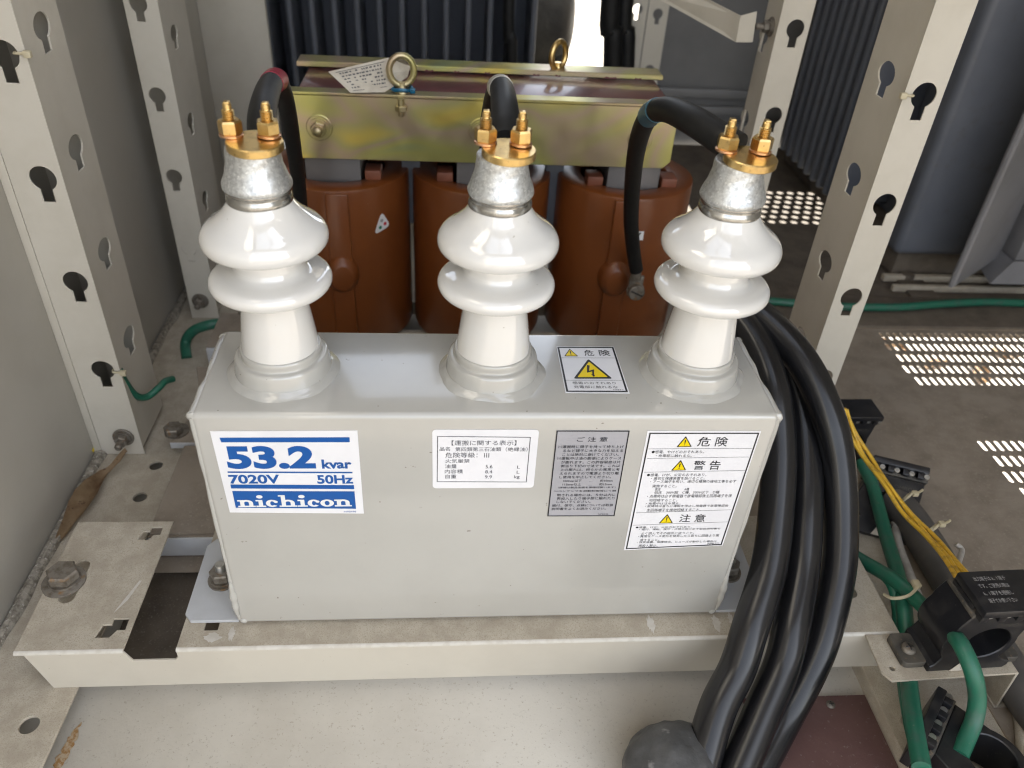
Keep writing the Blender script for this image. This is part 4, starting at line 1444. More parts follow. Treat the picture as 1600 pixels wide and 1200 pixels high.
link_mesh('faded_print', bm, M['ink_soft'], o, None)
bm = bmesh.new()
tube(bm, [(.1125 + .0098 * math.cos(a), .4495 + .0085 * math.sin(a), .2818 + .0006 * math.sin(3 * a)) for a in [2 * math.pi * i / 28 for i in range(29)]], .0019, 8, 2)
box(bm, .121, .1265, .4395, .4445, .2795, .2845, .001)
o = link_mesh('zip_tie', bm, M['blue_tie'])
tag(o, 'blue zip tie round the neck of the front eyebolt', 'zip tie')


# ================================================================== LEAD CABLES
def cable(label, pts, r, material, cat='cable', group=None, name='cable', seg=22, n=10, r0=None):
    bm = bmesh.new()
    tube(bm, pts, r, seg, n, rfun=(lambda t: r + (r0 - r) * max(0, 1 - t / .4) ** .6) if r0 else None)
    o = link_mesh(name, bm, M[material], None, 60)
    return tag(o, label, cat, group)


def band(parent, pts, r, t0, t1, material, name='tape_band'):
    path = catmull(pts, 20)
    a, b_ = int(t0 * (len(path) - 1)), int(t1 * (len(path) - 1))
    bm = bmesh.new()
    tube(bm, path[a:b_ + 1], r, 24, 1, smooth=False)
    return link_mesh(name, bm, M[material], parent, 60)


LG = 'black lead cables from the bushings to the reactor'
c1 = [(0.0530, 0.0660, 0.3593), (0.0503, 0.0800, 0.3664), (0.0470, 0.1100, 0.3694), (0.0415, 0.1600, 0.3651), (0.0372, 0.2050, 0.3541), (0.0323, 0.2500, 0.3227), (0.0242, 0.3000, 0.2737), (0.0136, 0.3600, 0.2036), (0.0039, 0.4000, 0.1277), (0.0018, 0.4120, 0.0817)]
o = cable('black lead with a red tape band, from the left bushing', c1, .0068, 'rubber', group=LG, name='lead_cable', r0=.0088)
band(o, c1, .0079, .335, .43, 'red_tape')
c2 = [(0.1932, 0.0660, 0.3637), (0.1938, 0.0800, 0.3693), (0.1943, 0.1050, 0.3730), (0.1953, 0.1500, 0.3698), (0.1949, 0.1850, 0.3606), (0.1938, 0.2300, 0.3345), (0.1943, 0.2800, 0.2974), (0.1976, 0.3400, 0.2418), (0.2013, 0.3900, 0.1745), (0.2044, 0.4100, 0.1112)]
o = cable('black lead with a pale tape band, from the middle bushing', c2, .0074, 'rubber', group=LG, name='lead_cable', r0=.0092)
band(o, c2, .0084, .35, .43, 'white_tape')
c3 = [(0.3316, 0.0620, 0.3656), (0.3228, 0.0750, 0.3686), (0.3120, 0.1000, 0.3703), (0.3079, 0.1450, 0.3621), (0.3100, 0.1950, 0.3417), (0.3185, 0.2500, 0.3025), (0.3340, 0.3100, 0.2462), (0.3513, 0.3600, 0.1811), (0.3670, 0.3880, 0.1300), (0.3753, 0.3960, 0.1050)]
o = cable('black lead with a blue tape band, arching from the right bushing', c3, .0078, 'rubber', group=LG, name='lead_cable', r0=.0098)
band(o, c3, .0087, .385, .445, 'blue_tape')
lug = bmesh.new()
l0, l1 = Vector((0.3748, 0.3955, 0.1078)), Vector((0.3782, 0.3980, 0.0780))
tube(lug, [l0, l0.lerp(l1, .25), l0.lerp(l1, .5)], .0062, 16, 4)
box(lug, l1.x - .0085, l1.x + .0085, l1.y - .0015, l1.y + .0015, l1.z - .0085, l1.z + .018, .001)
link_mesh('cable_lug', lug, M['bolt'], o, 40)
bm = bmesh.new()
lathe(bm, [(.0105, .001), (.0105, .003), (.0095, .0032), (.0095, .0095), (.0088, .0103)], l1, (.05, -1, .0), 28)
tb_ = link_mesh('terminal_screw', bm, M['bolt'], o, 40)
bm = bmesh.new()
box(bm, -.008, .008, -.0007, .0007, 0, .001)
bm.transform(Matrix.Translation(l1 + Vector((.0005, -.0103, 0))) @ Matrix.Rotation(R(25), 4, 'Y') @ Matrix.Rotation(R(90), 4, 'X'))
link_mesh('screw_slot', bm, M['ink'], tb_, None)

# ---- three heavy cables
HG = 'heavy black cables beside the capacitor'
cable('leftmost heavy black cable, nearest the capacitor side', [(0.3746, 0.1900, 0.1852), (0.4020, 0.1750, 0.1837), (0.4179, 0.1450, 0.1721), (0.4250, 0.1050, 0.1518), (0.4261, 0.0700, 0.1202), (0.4204, 0.0350, 0.0877), (0.4099, 0.0000, 0.0582), (0.3905, -0.0350, 0.0311), (0.3794, -0.0550, 0.0095), (0.3609, -0.0780, -0.0084), (0.3414, -0.1150, -0.0374)],
      .0138, 'sheath', group=HG, name='heavy_cable', seg=32)
cable('middle heavy black cable, between two others', [(0.3917, 0.2150, 0.1761), (0.4264, 0.2000, 0.1736), (0.4466, 0.1650, 0.1592), (0.4591, 0.1250, 0.1301), (0.4575, 0.0820, 0.1026), (0.4514, 0.0450, 0.0772), (0.4426, 0.0080, 0.0481), (0.4267, -0.0300, 0.0230), (0.4160, -0.0520, 0.0034), (0.3954, -0.0800, -0.0156), (0.3689, -0.1160, -0.0375)],
      .0138, 'sheath', group=HG, name='heavy_cable', seg=32)
cable('rightmost heavy black cable, bulging farthest to the right', [(0.3888, 0.1950, 0.1922), (0.4259, 0.1700, 0.1839), (0.4529, 0.1300, 0.1665), (0.4691, 0.0950, 0.1399), (0.4784, 0.0720, 0.1114), (0.4813, 0.0450, 0.0768), (0.4767, 0.0120, 0.0426), (0.4615, -0.0220, 0.0109), (0.4481, -0.0420, -0.0131), (0.4261, -0.0660, -0.0411), (0.3905, -0.1050, -0.0610)],
      .0136, 'sheath', group=HG, name='heavy_cable', seg=32)

# putty sealing the cable hole
bm = bmesh.new()
bmesh.ops.create_icosphere(bm, subdivisions=5, radius=1.0)
for v in bm.verts:
    p = v.co.copy()
    k = 1 + .07 * mnoise.noise(p * 1.6 + Vector((3, 1, 0))) + .028 * mnoise.noise(p * 5) + .012 * mnoise.noise(p * 13)
    v.co = Vector((.325 + p.x * .0375 * k + .006 * p.y, -.1065 + p.y * .038 * k, -.043 + max(p.z, -.5) * .0345 * k))
o = link_mesh('sealing_putty', bm, M['putty'], None, 80)
tag(o, 'lump of dark grey sealing putty at the foot of the heavy cables', 'putty')

# ================================================================== CURRENT TRANSFORMERS AND WIRING
root = thing('bracket', 'chipped beige folded bracket holding the front current transformer', 'bracket', (0.55, -0.045, -0.045))
bm = bmesh.new()
sheet(bm, [(.5015, -.0635), (.607, -.0595), (.607, -.0215), (.4985, -.0215), (.4965, -.056)], [circ(.5065, -.0525, .0022, 12), rrect(.5155, .531, -.040, -.034, .0025, 3)], .002, XY(-.001), .0003)
link_mesh('top_plate', bm, M['dusty'], root, 30)
bm = bmesh.new()
sheet(bm, [(-.0595, -.0005), (-.062, -.0440), (-.0215, -.0440), (-.0215, -.0005)], [], .002, YZ(.6062), .0003)
link_mesh('leg', bm, M['dusty'], root, 30)
bm = bmesh.new()
sheet(bm, [(.604, -.062), (.64, -.062), (.64, -.0215), (.604, -.0215)], [], .0018, XY(-.0441), .0003)
link_mesh('flange', bm, M['dusty'], root, 30)


def current_transformer(label, place, with_block=True, fs=1.0):
    """local frame: x right, z up, the hole runs along y; front face at y = 0"""
    org = place @ Vector((0, 0, 0))
    root = thing('current_transformer', label, 'current transformer', org, 'black current transformers')
    ol = [(-.030, 0), (.033, 0), (.036, .004), (.036, .008), (.029, .0105)]
    ol += circ(0, .034, .0295, 9, R(-38), R(12))
    ol += [(.0305, .050), (.0325, .066), (-.0195, .066), (-.0245, .055)] + circ(0, .034, .0295, 8, R(150), R(215)) + [(-.027, .0085), (-.030, .006)]
    bm = bmesh.new()
    sheet(bm, ol, [circ(.006, .0335, .0175, 30)], .036, basis((0, .018, 0), (1, 0, 0), (0, 0, 1)), .0008)
    bm.transform(place)
    link_mesh('body', bm, M['black_plastic'], root, 30)
    bm = bmesh.new()
    sheet(bm, [(-.012, .0005), (.004, .0005), (.008, .0085), (-.006, .0115)], [], .0004, basis((0, -.0006, 0), (1, 0, 0), (0, 0, 1)))
    bm.transform(place)
    sk = link_mesh('round_print_sticker', bm, M['paper'], root, 30)
    bm = bmesh.new()
    for k in range(10):
        a = k * .628
        poly(bm, [(-.0015 + .003 * math.cos(a) + dx, .0055 + .003 * math.sin(a) + dz) for dx, dz in ((-.0004, -.0004), (.0005, -.0003), (.0003, .0005))], basis((0, -.001, 0), (1, 0, 0), (0, 0, 1)))
    poly(bm, [(-.0024, .005), (-.0006, .005), (-.0006, .006), (-.0024, .006)], basis((0, -.001, 0), (1, 0, 0), (0, 0, 1)))
    bm.transform(place)
    link_mesh('print', bm, M['ink_soft'], sk, None)
    # maker's name moulded in relief
    bm = bmesh.new()
    text_mesh(bm, 'OMRON', .004, .0255, .0535, .0575, basis((0, -.0004, 0), (1, 0, 0), (0, 0, 1)))
    bm.transform(place)
    link_mesh('relief_lettering', bm, M['dusty_plastic'], root, None)
    # foot lugs with screws
    for x in (-.0385, .0395):
        bm = bmesh.new()
        ol2 = rrect(x - .010, x + .010, .004, .032, .004, 4)
        sheet(bm, ol2, [], .006, basis((0, 0, .0032), (1, 0, 0), (0, 1, 0)), .0006)
        bm.transform(place)
        lug_ = link_mesh('foot_lug', bm, M['dusty_plastic'], root, 30)
        bm = bmesh.new()
        lathe(bm, [(.0058, .006), (.0055, .0078), (.0042, .009), (.0003, .0095)], (x, .017, 0), (0, 0, 1), 20)
        bm.transform(place)
        link_mesh('screw', bm, M['bolt'], lug_, 40)
        bm = bmesh.new()
        box(bm, x - .003, x + .003, .0166, .0174, .0088, .0098)
        box(bm, x - .0004, x + .0004, .014, .020, .00885, .00985)
        bm.transform(place)
        link_mesh('screw_cross', bm, M['ink'], lug_, None)
    # terminal block
    bm = bmesh.new()
    box(bm, -.0215, .0345, -.001, .034, .0662, .0700, .0008)
    bm.transform(place)
    link_mesh('terminal_row', bm, M['dusty_plastic'], root, 30)
    for k in range(4):
        bm = bmesh.new()
        box(bm, -.0195 + k * .0142, -.0135 + k * .0142, -.006, .002, .0680, .0760, .0006)
        bm.transform(place)
        link_mesh('terminal_barrier', bm, M['black_plastic'], root, 30)
    for k in range(4):
        bm = bmesh.new()
        lathe(bm, [(.0026, 0), (.0026, .003)], (-.0105 + k * .0142, -.001, .0718), (0, -1, 0), 12)
        bm.transform(place)
        link_mesh('terminal_screw', bm, M['bolt_bright'], root, 30)
    bm = bmesh.new()
    box(bm, -.0205, .0335, -.0072, .030, .0745, .0815, .001)
    box(bm, -.0205, .0335, .004, .030, .0698, .0744, .001)
    bm.transform(place)
    cov = link_mesh('cover', bm, M['black_plastic'], root, 30)
    if with_block:
        bm = bmesh.new()
        for k, s in enumerate(('出力端子は k、l 端子', 'です。ご使用の際は', 'k、l 端子を短絡し', '端子でお使い下さい')):
            z1 = .0245 - k * .0066
            text_mesh(bm, s, -.0125, .0125 - .001 * k, z1 - .0040, z1, basis((0, 0, .0817), (1, 0, 0), (0, 1, 0)))
        bm.transform(place)
        link_mesh('cover_lettering', bm, M['dull_ink'], cov, None)
    return root


current_transformer('black current transformer standing on the chipped bracket, a green wire looping through it',
                    Matrix.Translation((.5625, -.0555, .0002)) @ Matrix.Rotation(R(2), 4, 'Z'))
current_transformer('dusty black current transformer behind the rightmost heavy cable, with yellow wires crossing over it',
                    Matrix.Translation((.592, .118, -.040)) @ Matrix.Rotation(R(-22), 4, 'Z') @ Matrix.Rotation(R(-58), 4, 'X') @ Matrix.Scale(1.0, 4), False)
current_transformer('black current transformer farthest back, where two yellow wires start',
                    Matrix.Translation((.592, .232, -.044)) @ Matrix.Scale(.86, 4), False)
current_transformer('black current transformer lying flat in the lower right corner',
                    Matrix(((.69, 0, -.72, .571), (.72, 0, .69, -.149), (0, -1, 0, -.006), (0, 0, 0, 1))), False)

GW = 'green earth wires at the right'
cable('green wire passing through the front current transformer and looping down from its hole', [(0.5050, 0.1300, -0.0065), (0.5233, 0.0950, -0.0181), (0.5361, 0.0650, -0.0107), (0.5436, 0.0250, 0.0085), (0.5488, -0.0050, 0.0152), (0.5465, -0.0340, 0.0267), (0.5409, -0.0520, 0.0397), (0.5370, -0.0660, 0.0463), (0.5397, -0.0820, 0.0385), (0.5472, -0.0900, 0.0183), (0.5471, -0.0980, 0.0021), (0.5389, -0.1080, -0.0058), (0.5293, -0.1180, -0.0089)], .0062, 'green', 'wire', GW, 'earth_wire', 16)
cable('thick green wire dropping from the middle current transformer past the bracket end', [(0.5884, 0.1900, -0.0029), (0.5916, 0.1650, -0.0109), (0.5893, 0.1400, -0.0176), (0.5802, 0.1000, -0.0201), (0.5638, 0.0500, -0.0111), (0.5462, 0.0100, 0.0002), (0.5378, -0.0200, -0.0107), (0.5188, -0.0620, -0.0080), (0.4990, -0.1000, 0.0041), (0.4852, -0.1350, 0.0090)], .0064, 'green', 'wire', GW, 'earth_wire', 16)
cable('thin green wire tied beside the thick one and running behind the bracket end', [(0.5155, 0.1500, 0.0169), (0.5321, 0.0900, -0.0127), (0.5395, 0.0600, -0.0093), (0.5430, 0.0300, 0.0007), (0.5430, 0.0100, -0.0083), (0.5343, -0.0200, -0.0193), (0.5173, -0.0620, -0.0166), (0.5041, -0.1000, -0.0136), (0.4862, -0.1400, 0.0058)], .0042, 'green', 'wire', GW, 'earth_wire', 16)
cable('green wire lying along the dark channel behind the slotted floor plate', [(0.5518, 0.5809, -0.0340), (0.6245, 0.5684, -0.0340), (0.7152, 0.5547, -0.0330), (0.8104, 0.5520, -0.0320), (0.8847, 0.5630, -0.0320), (0.9603, 0.5723, -0.0330), (1.0317, 0.5722, -0.0340)], .0058, 'green', 'wire', GW, 'earth_wire', 16)
cable('dusty green wire hooking round in the corner behind the left bushing', [(-0.1580, 0.4268, -0.0450), (-0.1629, 0.4471, -0.0350), (-0.1518, 0.4504, -0.0200), (-0.1330, 0.4514, -0.0120), (-0.1149, 0.4563, -0.0120), (-0.0932, 0.4615, -0.0150), (-0.0641, 0.4701, -0.0200)], .0062, 'green', 'wire', GW, 'earth_wire', 14)
cable('green wire dipping from the zip tied keyhole at the foot of the left front post', [(-0.1587, 0.2560, 0.0596), (-0.1592, 0.2620, 0.0397), (-0.1567, 0.2700, 0.0175), (-0.1503, 0.2800, 0.0082), (-0.1407, 0.2900, 0.0124), (-0.1368, 0.3000, 0.0134), (-0.1324, 0.3100, 0.0094)], .0036, 'green', 'wire', GW, 'earth_wire', 14)
cable('off white wire curving beside the thick green wire', [(0.6443, 0.1700, -0.0392), (0.6246, 0.1550, -0.0360), (0.6088, 0.1300, -0.0348), (0.5981, 0.1000, -0.0340), (0.5924, 0.0750, -0.0324), (0.5864, 0.0500, -0.0293), (0.5758, 0.0200, -0.0223)], .0042, 'white_wire', 'wire', None, 'signal_wire', 14)
cable('dusty off white wire curling out below the bracket leg at the right edge', [(0.6205, -0.0476, -0.0400), (0.6227, -0.0586, -0.0410), (0.6153, -0.0777, -0.0410), (0.6046, -0.0984, -0.0410), (0.5940, -0.1228, -0.0410)], .0042, 'dusty', 'wire', None, 'signal_wire', 12)
cable('fat grey conduit running diagonally under the yellow wires', [(0.6175, 0.1591, -0.0280), (0.6226, 0.1277, -0.0280), (0.6224, 0.0823, -0.0280), (0.6214, 0.0338, -0.0280), (0.6233, -0.0099, -0.0280), (0.6234, -0.0610, -0.0280), (0.6258, -0.0909, -0.0280)], .0165, 'conduit', 'conduit', None, 'conduit', 20)
# yellow bundle
YG = 'yellow signal wires'
base_y = [(1318,636,.215),(1332,675,.205),(1352,715,.185),(1385,755,.15),(1420,800,.115),(1455,838,.075),(1490,878,.03),(1508,900,.005),(1532,922,-.022)]
def strand(label, dx, dy, r, end):
    pts = [(0.5529, 0.1950, 0.0608), (0.5642, 0.1850, 0.0394), (0.5728, 0.1650, 0.0249), (0.5790, 0.1300, 0.0210), (0.5874, 0.0980, 0.0149), (0.5894, 0.0620, 0.0197), (0.5805, 0.0220, 0.0358)]
    out = []
    for i, p in enumerate(pts):
        k = min(1.0, .3 + .35 * i) * (1 if i < 6 else 1.6)
        out.append(Vector(p) + Vector((dx * k + .0012 * math.sin(i * 1.9 + dx * 900), dy * k, -dx * .3 * k + .001 * math.cos(i * 2.3 + dy * 700))))
    return cable(label, [tuple(p) for p in out] + [end], r, 'yellow', 'wire', YG, 'signal_wire', 12)


strand('yellow wire on the left side of the bundle, entering the front terminal block', -.0040, .001, .0020, (0.5594, -0.0220, 0.0547))
strand('yellow wire on the right side of the bundle, bowing outward before the terminal block', .0052, .002, .0020, (0.5742, -0.0220, 0.0544))
strand('yellow wire sunk in the middle of the bundle', .0006, .0045, .0018, (0.5658, -0.0200, 0.0521))
strand('thin yellow wire lying on top of the bundle', .0016, -.0012, .0016, (0.5733, -0.0200, 0.0519))
cable('pale strap wire hanging under the yellow bundle', [(0.6042, 0.0500, 0.0261), (0.6079, 0.0450, 0.0234), (0.5911, 0.0250, 0.0304), (0.5742, -0.0000, 0.0406), (0.5657, -0.0200, 0.0498)], .0024, 'white_wire', 'wire', None, 'signal_wire', 10)


def tie_ring(label, c, d, r, head):
    d, u, w = frame_of(d)
    c = Vector(c)
    bm = bmesh.new()
    tube(bm, [c + (u * math.cos(a) + w * math.sin(a)) * r for a in [2 * math.pi * i / 20 for i in range(21)]], .0012, 8, 2)
    h = c + Vector(head)
    box(bm, h.x - .0028, h.x + .0028, h.y - .0028, h.y + .0028, h.z - .002, h.z + .002, .0008)
    tube(bm, [h, h + Vector((.003, -.001, .003)), h + Vector((.0045, -.002, .007))], .0012, 8, 2)
    o = link_mesh('zip_tie', bm, M['nylon'])
    return tag(o, label, 'zip tie', 'zip ties on the wiring')


tie_ring('small pale zip tie on the yellow bundle, above the grey conduit', (0.6070, 0.1300, 0.0046), (.6, -.7, -.35), .0058, (.006, 0, .004))
tie_ring('small pale zip tie on the yellow bundle, nearer the front terminal block', (0.6084, 0.0850, 0.0079), (.6, -.7, -.35), .0060, (.006, 0, .006))
a_, b_ = Vector((0.5293, 0.0080, 0.0116)), Vector((0.5502, 0.0120, 0.0192))
bm = bmesh.new()
tube(bm, [a_ + Vector((-.002, .004, -.004)), a_ + Vector((0, -.004, .001)), a_.lerp(b_, .5) + Vector((0, -.008, .003)), b_ + Vector((0, -.003, .002)), b_ + Vector((.003, .003, -.002))], .0014, 8, 6)
box(bm, b_.x - .003, b_.x + .003, b_.y - .004, b_.y + .003, b_.z - .001, b_.z + .004, .0008)
o = link_mesh('zip_tie', bm, M['nylon'])
tag(o, 'large pale zip tie bundling the green wires above the bracket', 'zip tie', 'zip ties on the wiring')

# ================================================================== LEFT CORNER PARTS
root = thing('slotted_crossbar', 'dusty channel with a slot in its top, beside the foot of the left front post', 'crossbar', (0.19, 0.31, -0.02))
bm = bmesh.new()
sheet(bm, [(-.1, .286), (.50, .286), (.50, .345), (-.118, .345)], [rrect(-.092, -.03, .309, .316, .003, 4)], .002, XY(-.001), .0003)
link_mesh('top_plate', bm, M['dusty_mid'], root, 30)
bm = bmesh.new()
box(bm, -.1, .50, .2848, .2862, -.0085, -.0004, .0004)
box(bm, -.085, .50, .300, .3015, -.044, -.0022, .0004)
link_mesh('front_lip', bm, M['foot'], root, 30)
root = thing('mounting_plate', 'small dusty plate with a bolt and white front edge, left of the capacitor', 'plate', (-.09, .27, -.04))
bm = bmesh.new()
sheet(bm, [(-.1255, .248), (-.02, .248), (-.02, .284), (-.118, .284)], [], .004, XY(-.0285), .0006)
link_mesh('plate', bm, M['dusty_mid'], root, 30)
bm = bmesh.new()
box(bm, -.1255, -.02, .2468, .2480, -.034, -.0268, .0004)
link_mesh('white_edge', bm, M['foot'], root, 30)
bm = bmesh.new()
bc = Vector((-0.1269, 0.2622, -0.0220))
lathe(bm, [(.0125, -.0264), (.0125, -.0248)], (bc.x + .004, bc.y + .003, 0), (0, 0, 1), 26)
hexprism(bm, (bc.x + .002, bc.y, -.0248), (.05, -.05, 1), .0165, .0085, turn=.4)
link_mesh('bolt', bm, M['bolt'], root, 30)
bm = bmesh.new()
box(bm, -.118, -.06, .382, .46, -.043, -.0005, .003)
o = link_mesh('channel_end', bm, M['foot'])
tag(o, 'pale channel end with a dusty top, behind the left end of the capacitor', 'channel')
bm = bmesh.new()
box(bm, -.1175, -.0605, .3845, .4595, -.0003, .0006, .0004)
link_mesh('dust_layer', bm, M['dusty_mid'], o, 30)

# curled dead leaf against the wall
bm = bmesh.new()
lp = [(-0.1642, 0.2348, -0.0280), (-0.1703, 0.2249, -0.0330), (-0.1779, 0.2172, -0.0390), (-0.1837, 0.2102, -0.0420), (-0.1855, 0.1953, -0.0400), (-0.1853, 0.1791, -0.0380), (-0.1885, 0.1658, -0.0410), (-0.1915, 0.1503, -0.0430), (-0.1939, 0.1341, -0.0445), (-0.1958, 0.1268, -0.0450)]
lw = [.0015, .0025, .0022, .0045, .0085, .0105, .0095, .006, .0035, .001]
path = catmull(lp, 4)
rows = []
for i, p in enumerate(path):
    t = i / (len(path) - 1) * (len(lw) - 1)
    k = min(int(t), len(lw) - 2)
    w_ = lw[k] + (lw[k + 1] - lw[k]) * (t - k)
    d = (path[min(i + 1, len(path) - 1)] - path[max(i - 1, 0)]).normalized()
    sdir = d.cross(Vector((0, 0, 1))).normalized()
    row = []
    for q in range(7):
        s = (q - 3) / 3
        wob = .0012 * mnoise.noise(Vector((i * .4, q * .8, 0)))
        row.append(bm.verts.new(p + sdir * s * w_ + Vector((0, 0, .0045 * s * s * (w_ / .008) + wob + .0012 + max(0, s) * .003))))
    rows.append(row)
for A, B in zip(rows, rows[1:]):
    for q in range(6):
        bm.faces.new((A[q], A[q + 1], B[q + 1], B[q]))
bmesh.ops.solidify(bm, geom=bm.faces[:], thickness=.0004)
o = link_mesh('dead_leaf', bm, M['leaf'], None, 60)
tag(o, 'long curled brown dead leaf lying along the foot of the left wall', 'leaf')

# ================================================================== TRANSFORMERS IN THE BACKGROUND
root = thing('finned_transformer', 'dark slate blue finned transformer standing behind the reactor', 'transformer', (0.08, 1.25, -0.05), 'oil transformers')
bm = bmesh.new()
box(bm, -.15, .315, 1.16, 1.44, -.02, .82, .004)
link_mesh('tank', bm, M['fin'], root, 30)
for k in range(13):
    x = -.148 + k * .0375
    bm = bmesh.new()
    box(bm, x, x + .0105, 1.055, 1.162, .0, .78, .0045, 3)
    link_mesh('cooling_fin', bm, M['fin'], root, 50)
bm = bmesh.new()
box(bm, -.15, .315, 1.16, 1.44, -.0615, -.0205, .002)
link_mesh('base_frame', bm, M['grey_panel'], root, 30)

root = thing('finned_transformer', 'slate blue transformer at right, seen between and beside the two right posts', 'transformer', (1.0, 0.9, -0.05), 'oil transformers')
bm = bmesh.new()
box(bm, .905, 1.15, .70, 1.16, .0, .95, .004)
link_mesh('tank', bm, M['fin'], root, 30)
for k in range(9):
    y = .818 + k * .0305
    bm = bmesh.new()
    box(bm, .805, .906, y, y + .0135, .012, .92, .0055, 3)
    link_mesh('cooling_fin', bm, M['fin'], root, 50)
bm = bmesh.new()
box(bm, .843, 1.17, .652, .700, .0, .95, .012, 4)
link_mesh('radiator_panel', bm, M['fin'], root, 50)
bm = bmesh.new()
box(bm, .86, 1.17, .668, 1.16, -.042, -.0005, .002)
link_mesh('base_frame', bm, M['dusty_dark'], root, 30)
bm = bmesh.new()
hexprism(bm, (0.8814, 0.6573, -0.0450), (0, 0, 1), .02, .012)
box(bm, .862, .905, .60, .664, -.046, -.040, .001)
link_mesh('anchor_foot', bm, M['dusty_dark'], root, 30)
# folded door edge in front of the radiator
root = thing('hinged_panel', 'mid grey folded steel panel standing at an angle at the right edge', 'panel', (0.93, 0.6, 0))
bm = bmesh.new()
p0, p1 = Vector((.885, .56, 0)), Vector((1.012, .655, 0))
dd = (p1 - p0).normalized()
nn = Vector((dd.y, -dd.x, 0))
sheet(bm, [(0, -.002), (.158, .002), (.158, .95), (0, .95)], [], .010, basis(p0, dd, (0, 0, 1)), .003)
link_mesh('face', bm, M['fin_grey'], root, 40)
bm = bmesh.new()
q0 = Vector((1.02, .640, 0))
box(bm, 1.008, 1.060, .612, .650, .016, .95, .003)
for (a, c) in ((0, 1),):
    vs_b = [bm.verts.new(p) for p in ((.968, .590, -.012), (1.075, .590, -.012), (1.10, .652, -.012), (.985, .652, -.012))]
    vs_t = [bm.verts.new(p) for p in ((1.006, .610, .0155), (1.062, .610, .0155), (1.064, .652, .0155), (1.006, .652, .0155))]
    bm.faces.new(vs_b[::-1])
    bm.faces.new(vs_t)
    for i in range(4):
        bm.faces.new((vs_b[i], vs_b[(i + 1) % 4], vs_t[(i + 1) % 4], vs_t[i]))
link_mesh('flared_foot', bm, M['fin_grey'], root, 30)

# black cables hanging in the background
VG = 'black cables hanging at the back'
cable('black cable hanging close in front of the dark fins', [(0.2735, 1.0200, 0.1107), (0.2672, 1.0200, 0.2059), (0.2588, 1.0200, 0.3212), (.245, 1.02, 1.4)], .0095, 'rubber', group=VG, name='hanging_cable', seg=16, n=6)
cable('thick black cable hanging right of the bright gap', [(0.4594, 1.0300, 0.0686), (0.4429, 1.0300, 0.2107), (0.4290, 1.0300, 0.3459), (.425, 1.03, 1.4)], .017, 'rubber', group=VG, name='hanging_cable', seg=16, n=6)
cable('thick black cable hanging just left of the distant double post', [(0.4887, 1.0600, 0.0598), (0.4727, 1.0600, 0.2050), (0.4582, 1.0600, 0.3432), (.45, 1.06, 1.4)], .016, 'rubber', group=VG, name='hanging_cable', seg=16, n=6)

# ================================================================== PERSON BEHIND THE CABINET
def skinned(name, joints, edges, root_i, material, parent=None, sub=2):
    me = bpy.data.meshes.new(name)
    me.from_pydata([j[0] for j in joints], edges, [])
    ob = bpy.data.objects.new(name, me)
    COL.objects.link(ob)
    md = ob.modifiers.new('skin', 'SKIN')
    md.use_smooth_shade = True
    for i, j in enumerate(joints):
        rr = j[1]
        me.skin_vertices[0].data[i].radius = rr if isinstance(rr, tuple) else (rr, rr)
        me.skin_vertices[0].data[i].use_root = (i == root_i)
    sb = ob.modifiers.new('sub', 'SUBSURF')
    sb.levels = sb.render_levels = sub
    dg = bpy.context.evaluated_depsgraph_get()
    m2 = bpy.data.meshes.new_from_object(ob.evaluated_get(dg))
    bpy.data.objects.remove(ob)
    bm = bmesh.new()
    bm.from_mesh(m2)
    return link_mesh(name, bm, M[material], parent, 80)


GZ = -0.36
per = thing('person', 'person in dark olive trousers and a blue grey patterned shirt crouching behind the cabinet', 'person', (0.42, 1.66, GZ))
# facing -x, crouching: hips low, knees forward, trunk leaning over the thighs
PX, PY = 0.295, 1.60
J = [((PX + .01, PY + .02, 0.050), (.06, .06)), ((PX - .06, PY + .02, 0.220), (.07, .07)), ((PX - .11, PY, 0.400), (.16, .13)), ((PX - .15, PY, 0.520), (.10, .075)), ((PX - .19, PY, 0.590), (.055, .055)),
     ((PX - .22, PY, 0.680), (.085, .078)), ((PX - .235, PY, 0.760), (.075, .07)),
     ((PX - .12, PY - .17, 0.460), .06), ((PX - .20, PY - .20, 0.220), .045), ((PX - .36, PY - .12, 0.160), .034), ((PX - .45, PY - .08, 0.160), .03),
     ((PX - .12, PY + .17, 0.460), .06), ((PX - .20, PY + .20, 0.220), .045), ((PX - .36, PY + .12, 0.160), .034), ((PX - .45, PY + .08, 0.160), .03),
     ((PX - .02, PY - .09, .10), (.045, .045)), ((PX - .19, PY - .12, .135), (.04, .04)), ((PX - .06, PY - .12, -.28), (.04, .04)), ((PX - .17, PY - .13, -.335), (.035, .025)),
     ((PX - .02, PY + .09, .10), (.045, .045)), ((PX - .21, PY + .13, .135), (.04, .04)), ((PX - .09, PY + .13, -.28), (.04, .04)), ((PX - .20, PY + .14, -.335), (.035, .025))]
E = [(0, 1), (1, 2), (2, 3), (3, 4), (4, 5), (5, 6), (2, 7), (7, 8), (8, 9), (9, 10), (2, 11), (11, 12), (12, 13), (13, 14), (0, 15), (15, 16), (16, 17), (17, 18), (0, 19), (19, 20), (20, 21), (21, 22)]
skinned('body', J, E, 0, 'skin', per)
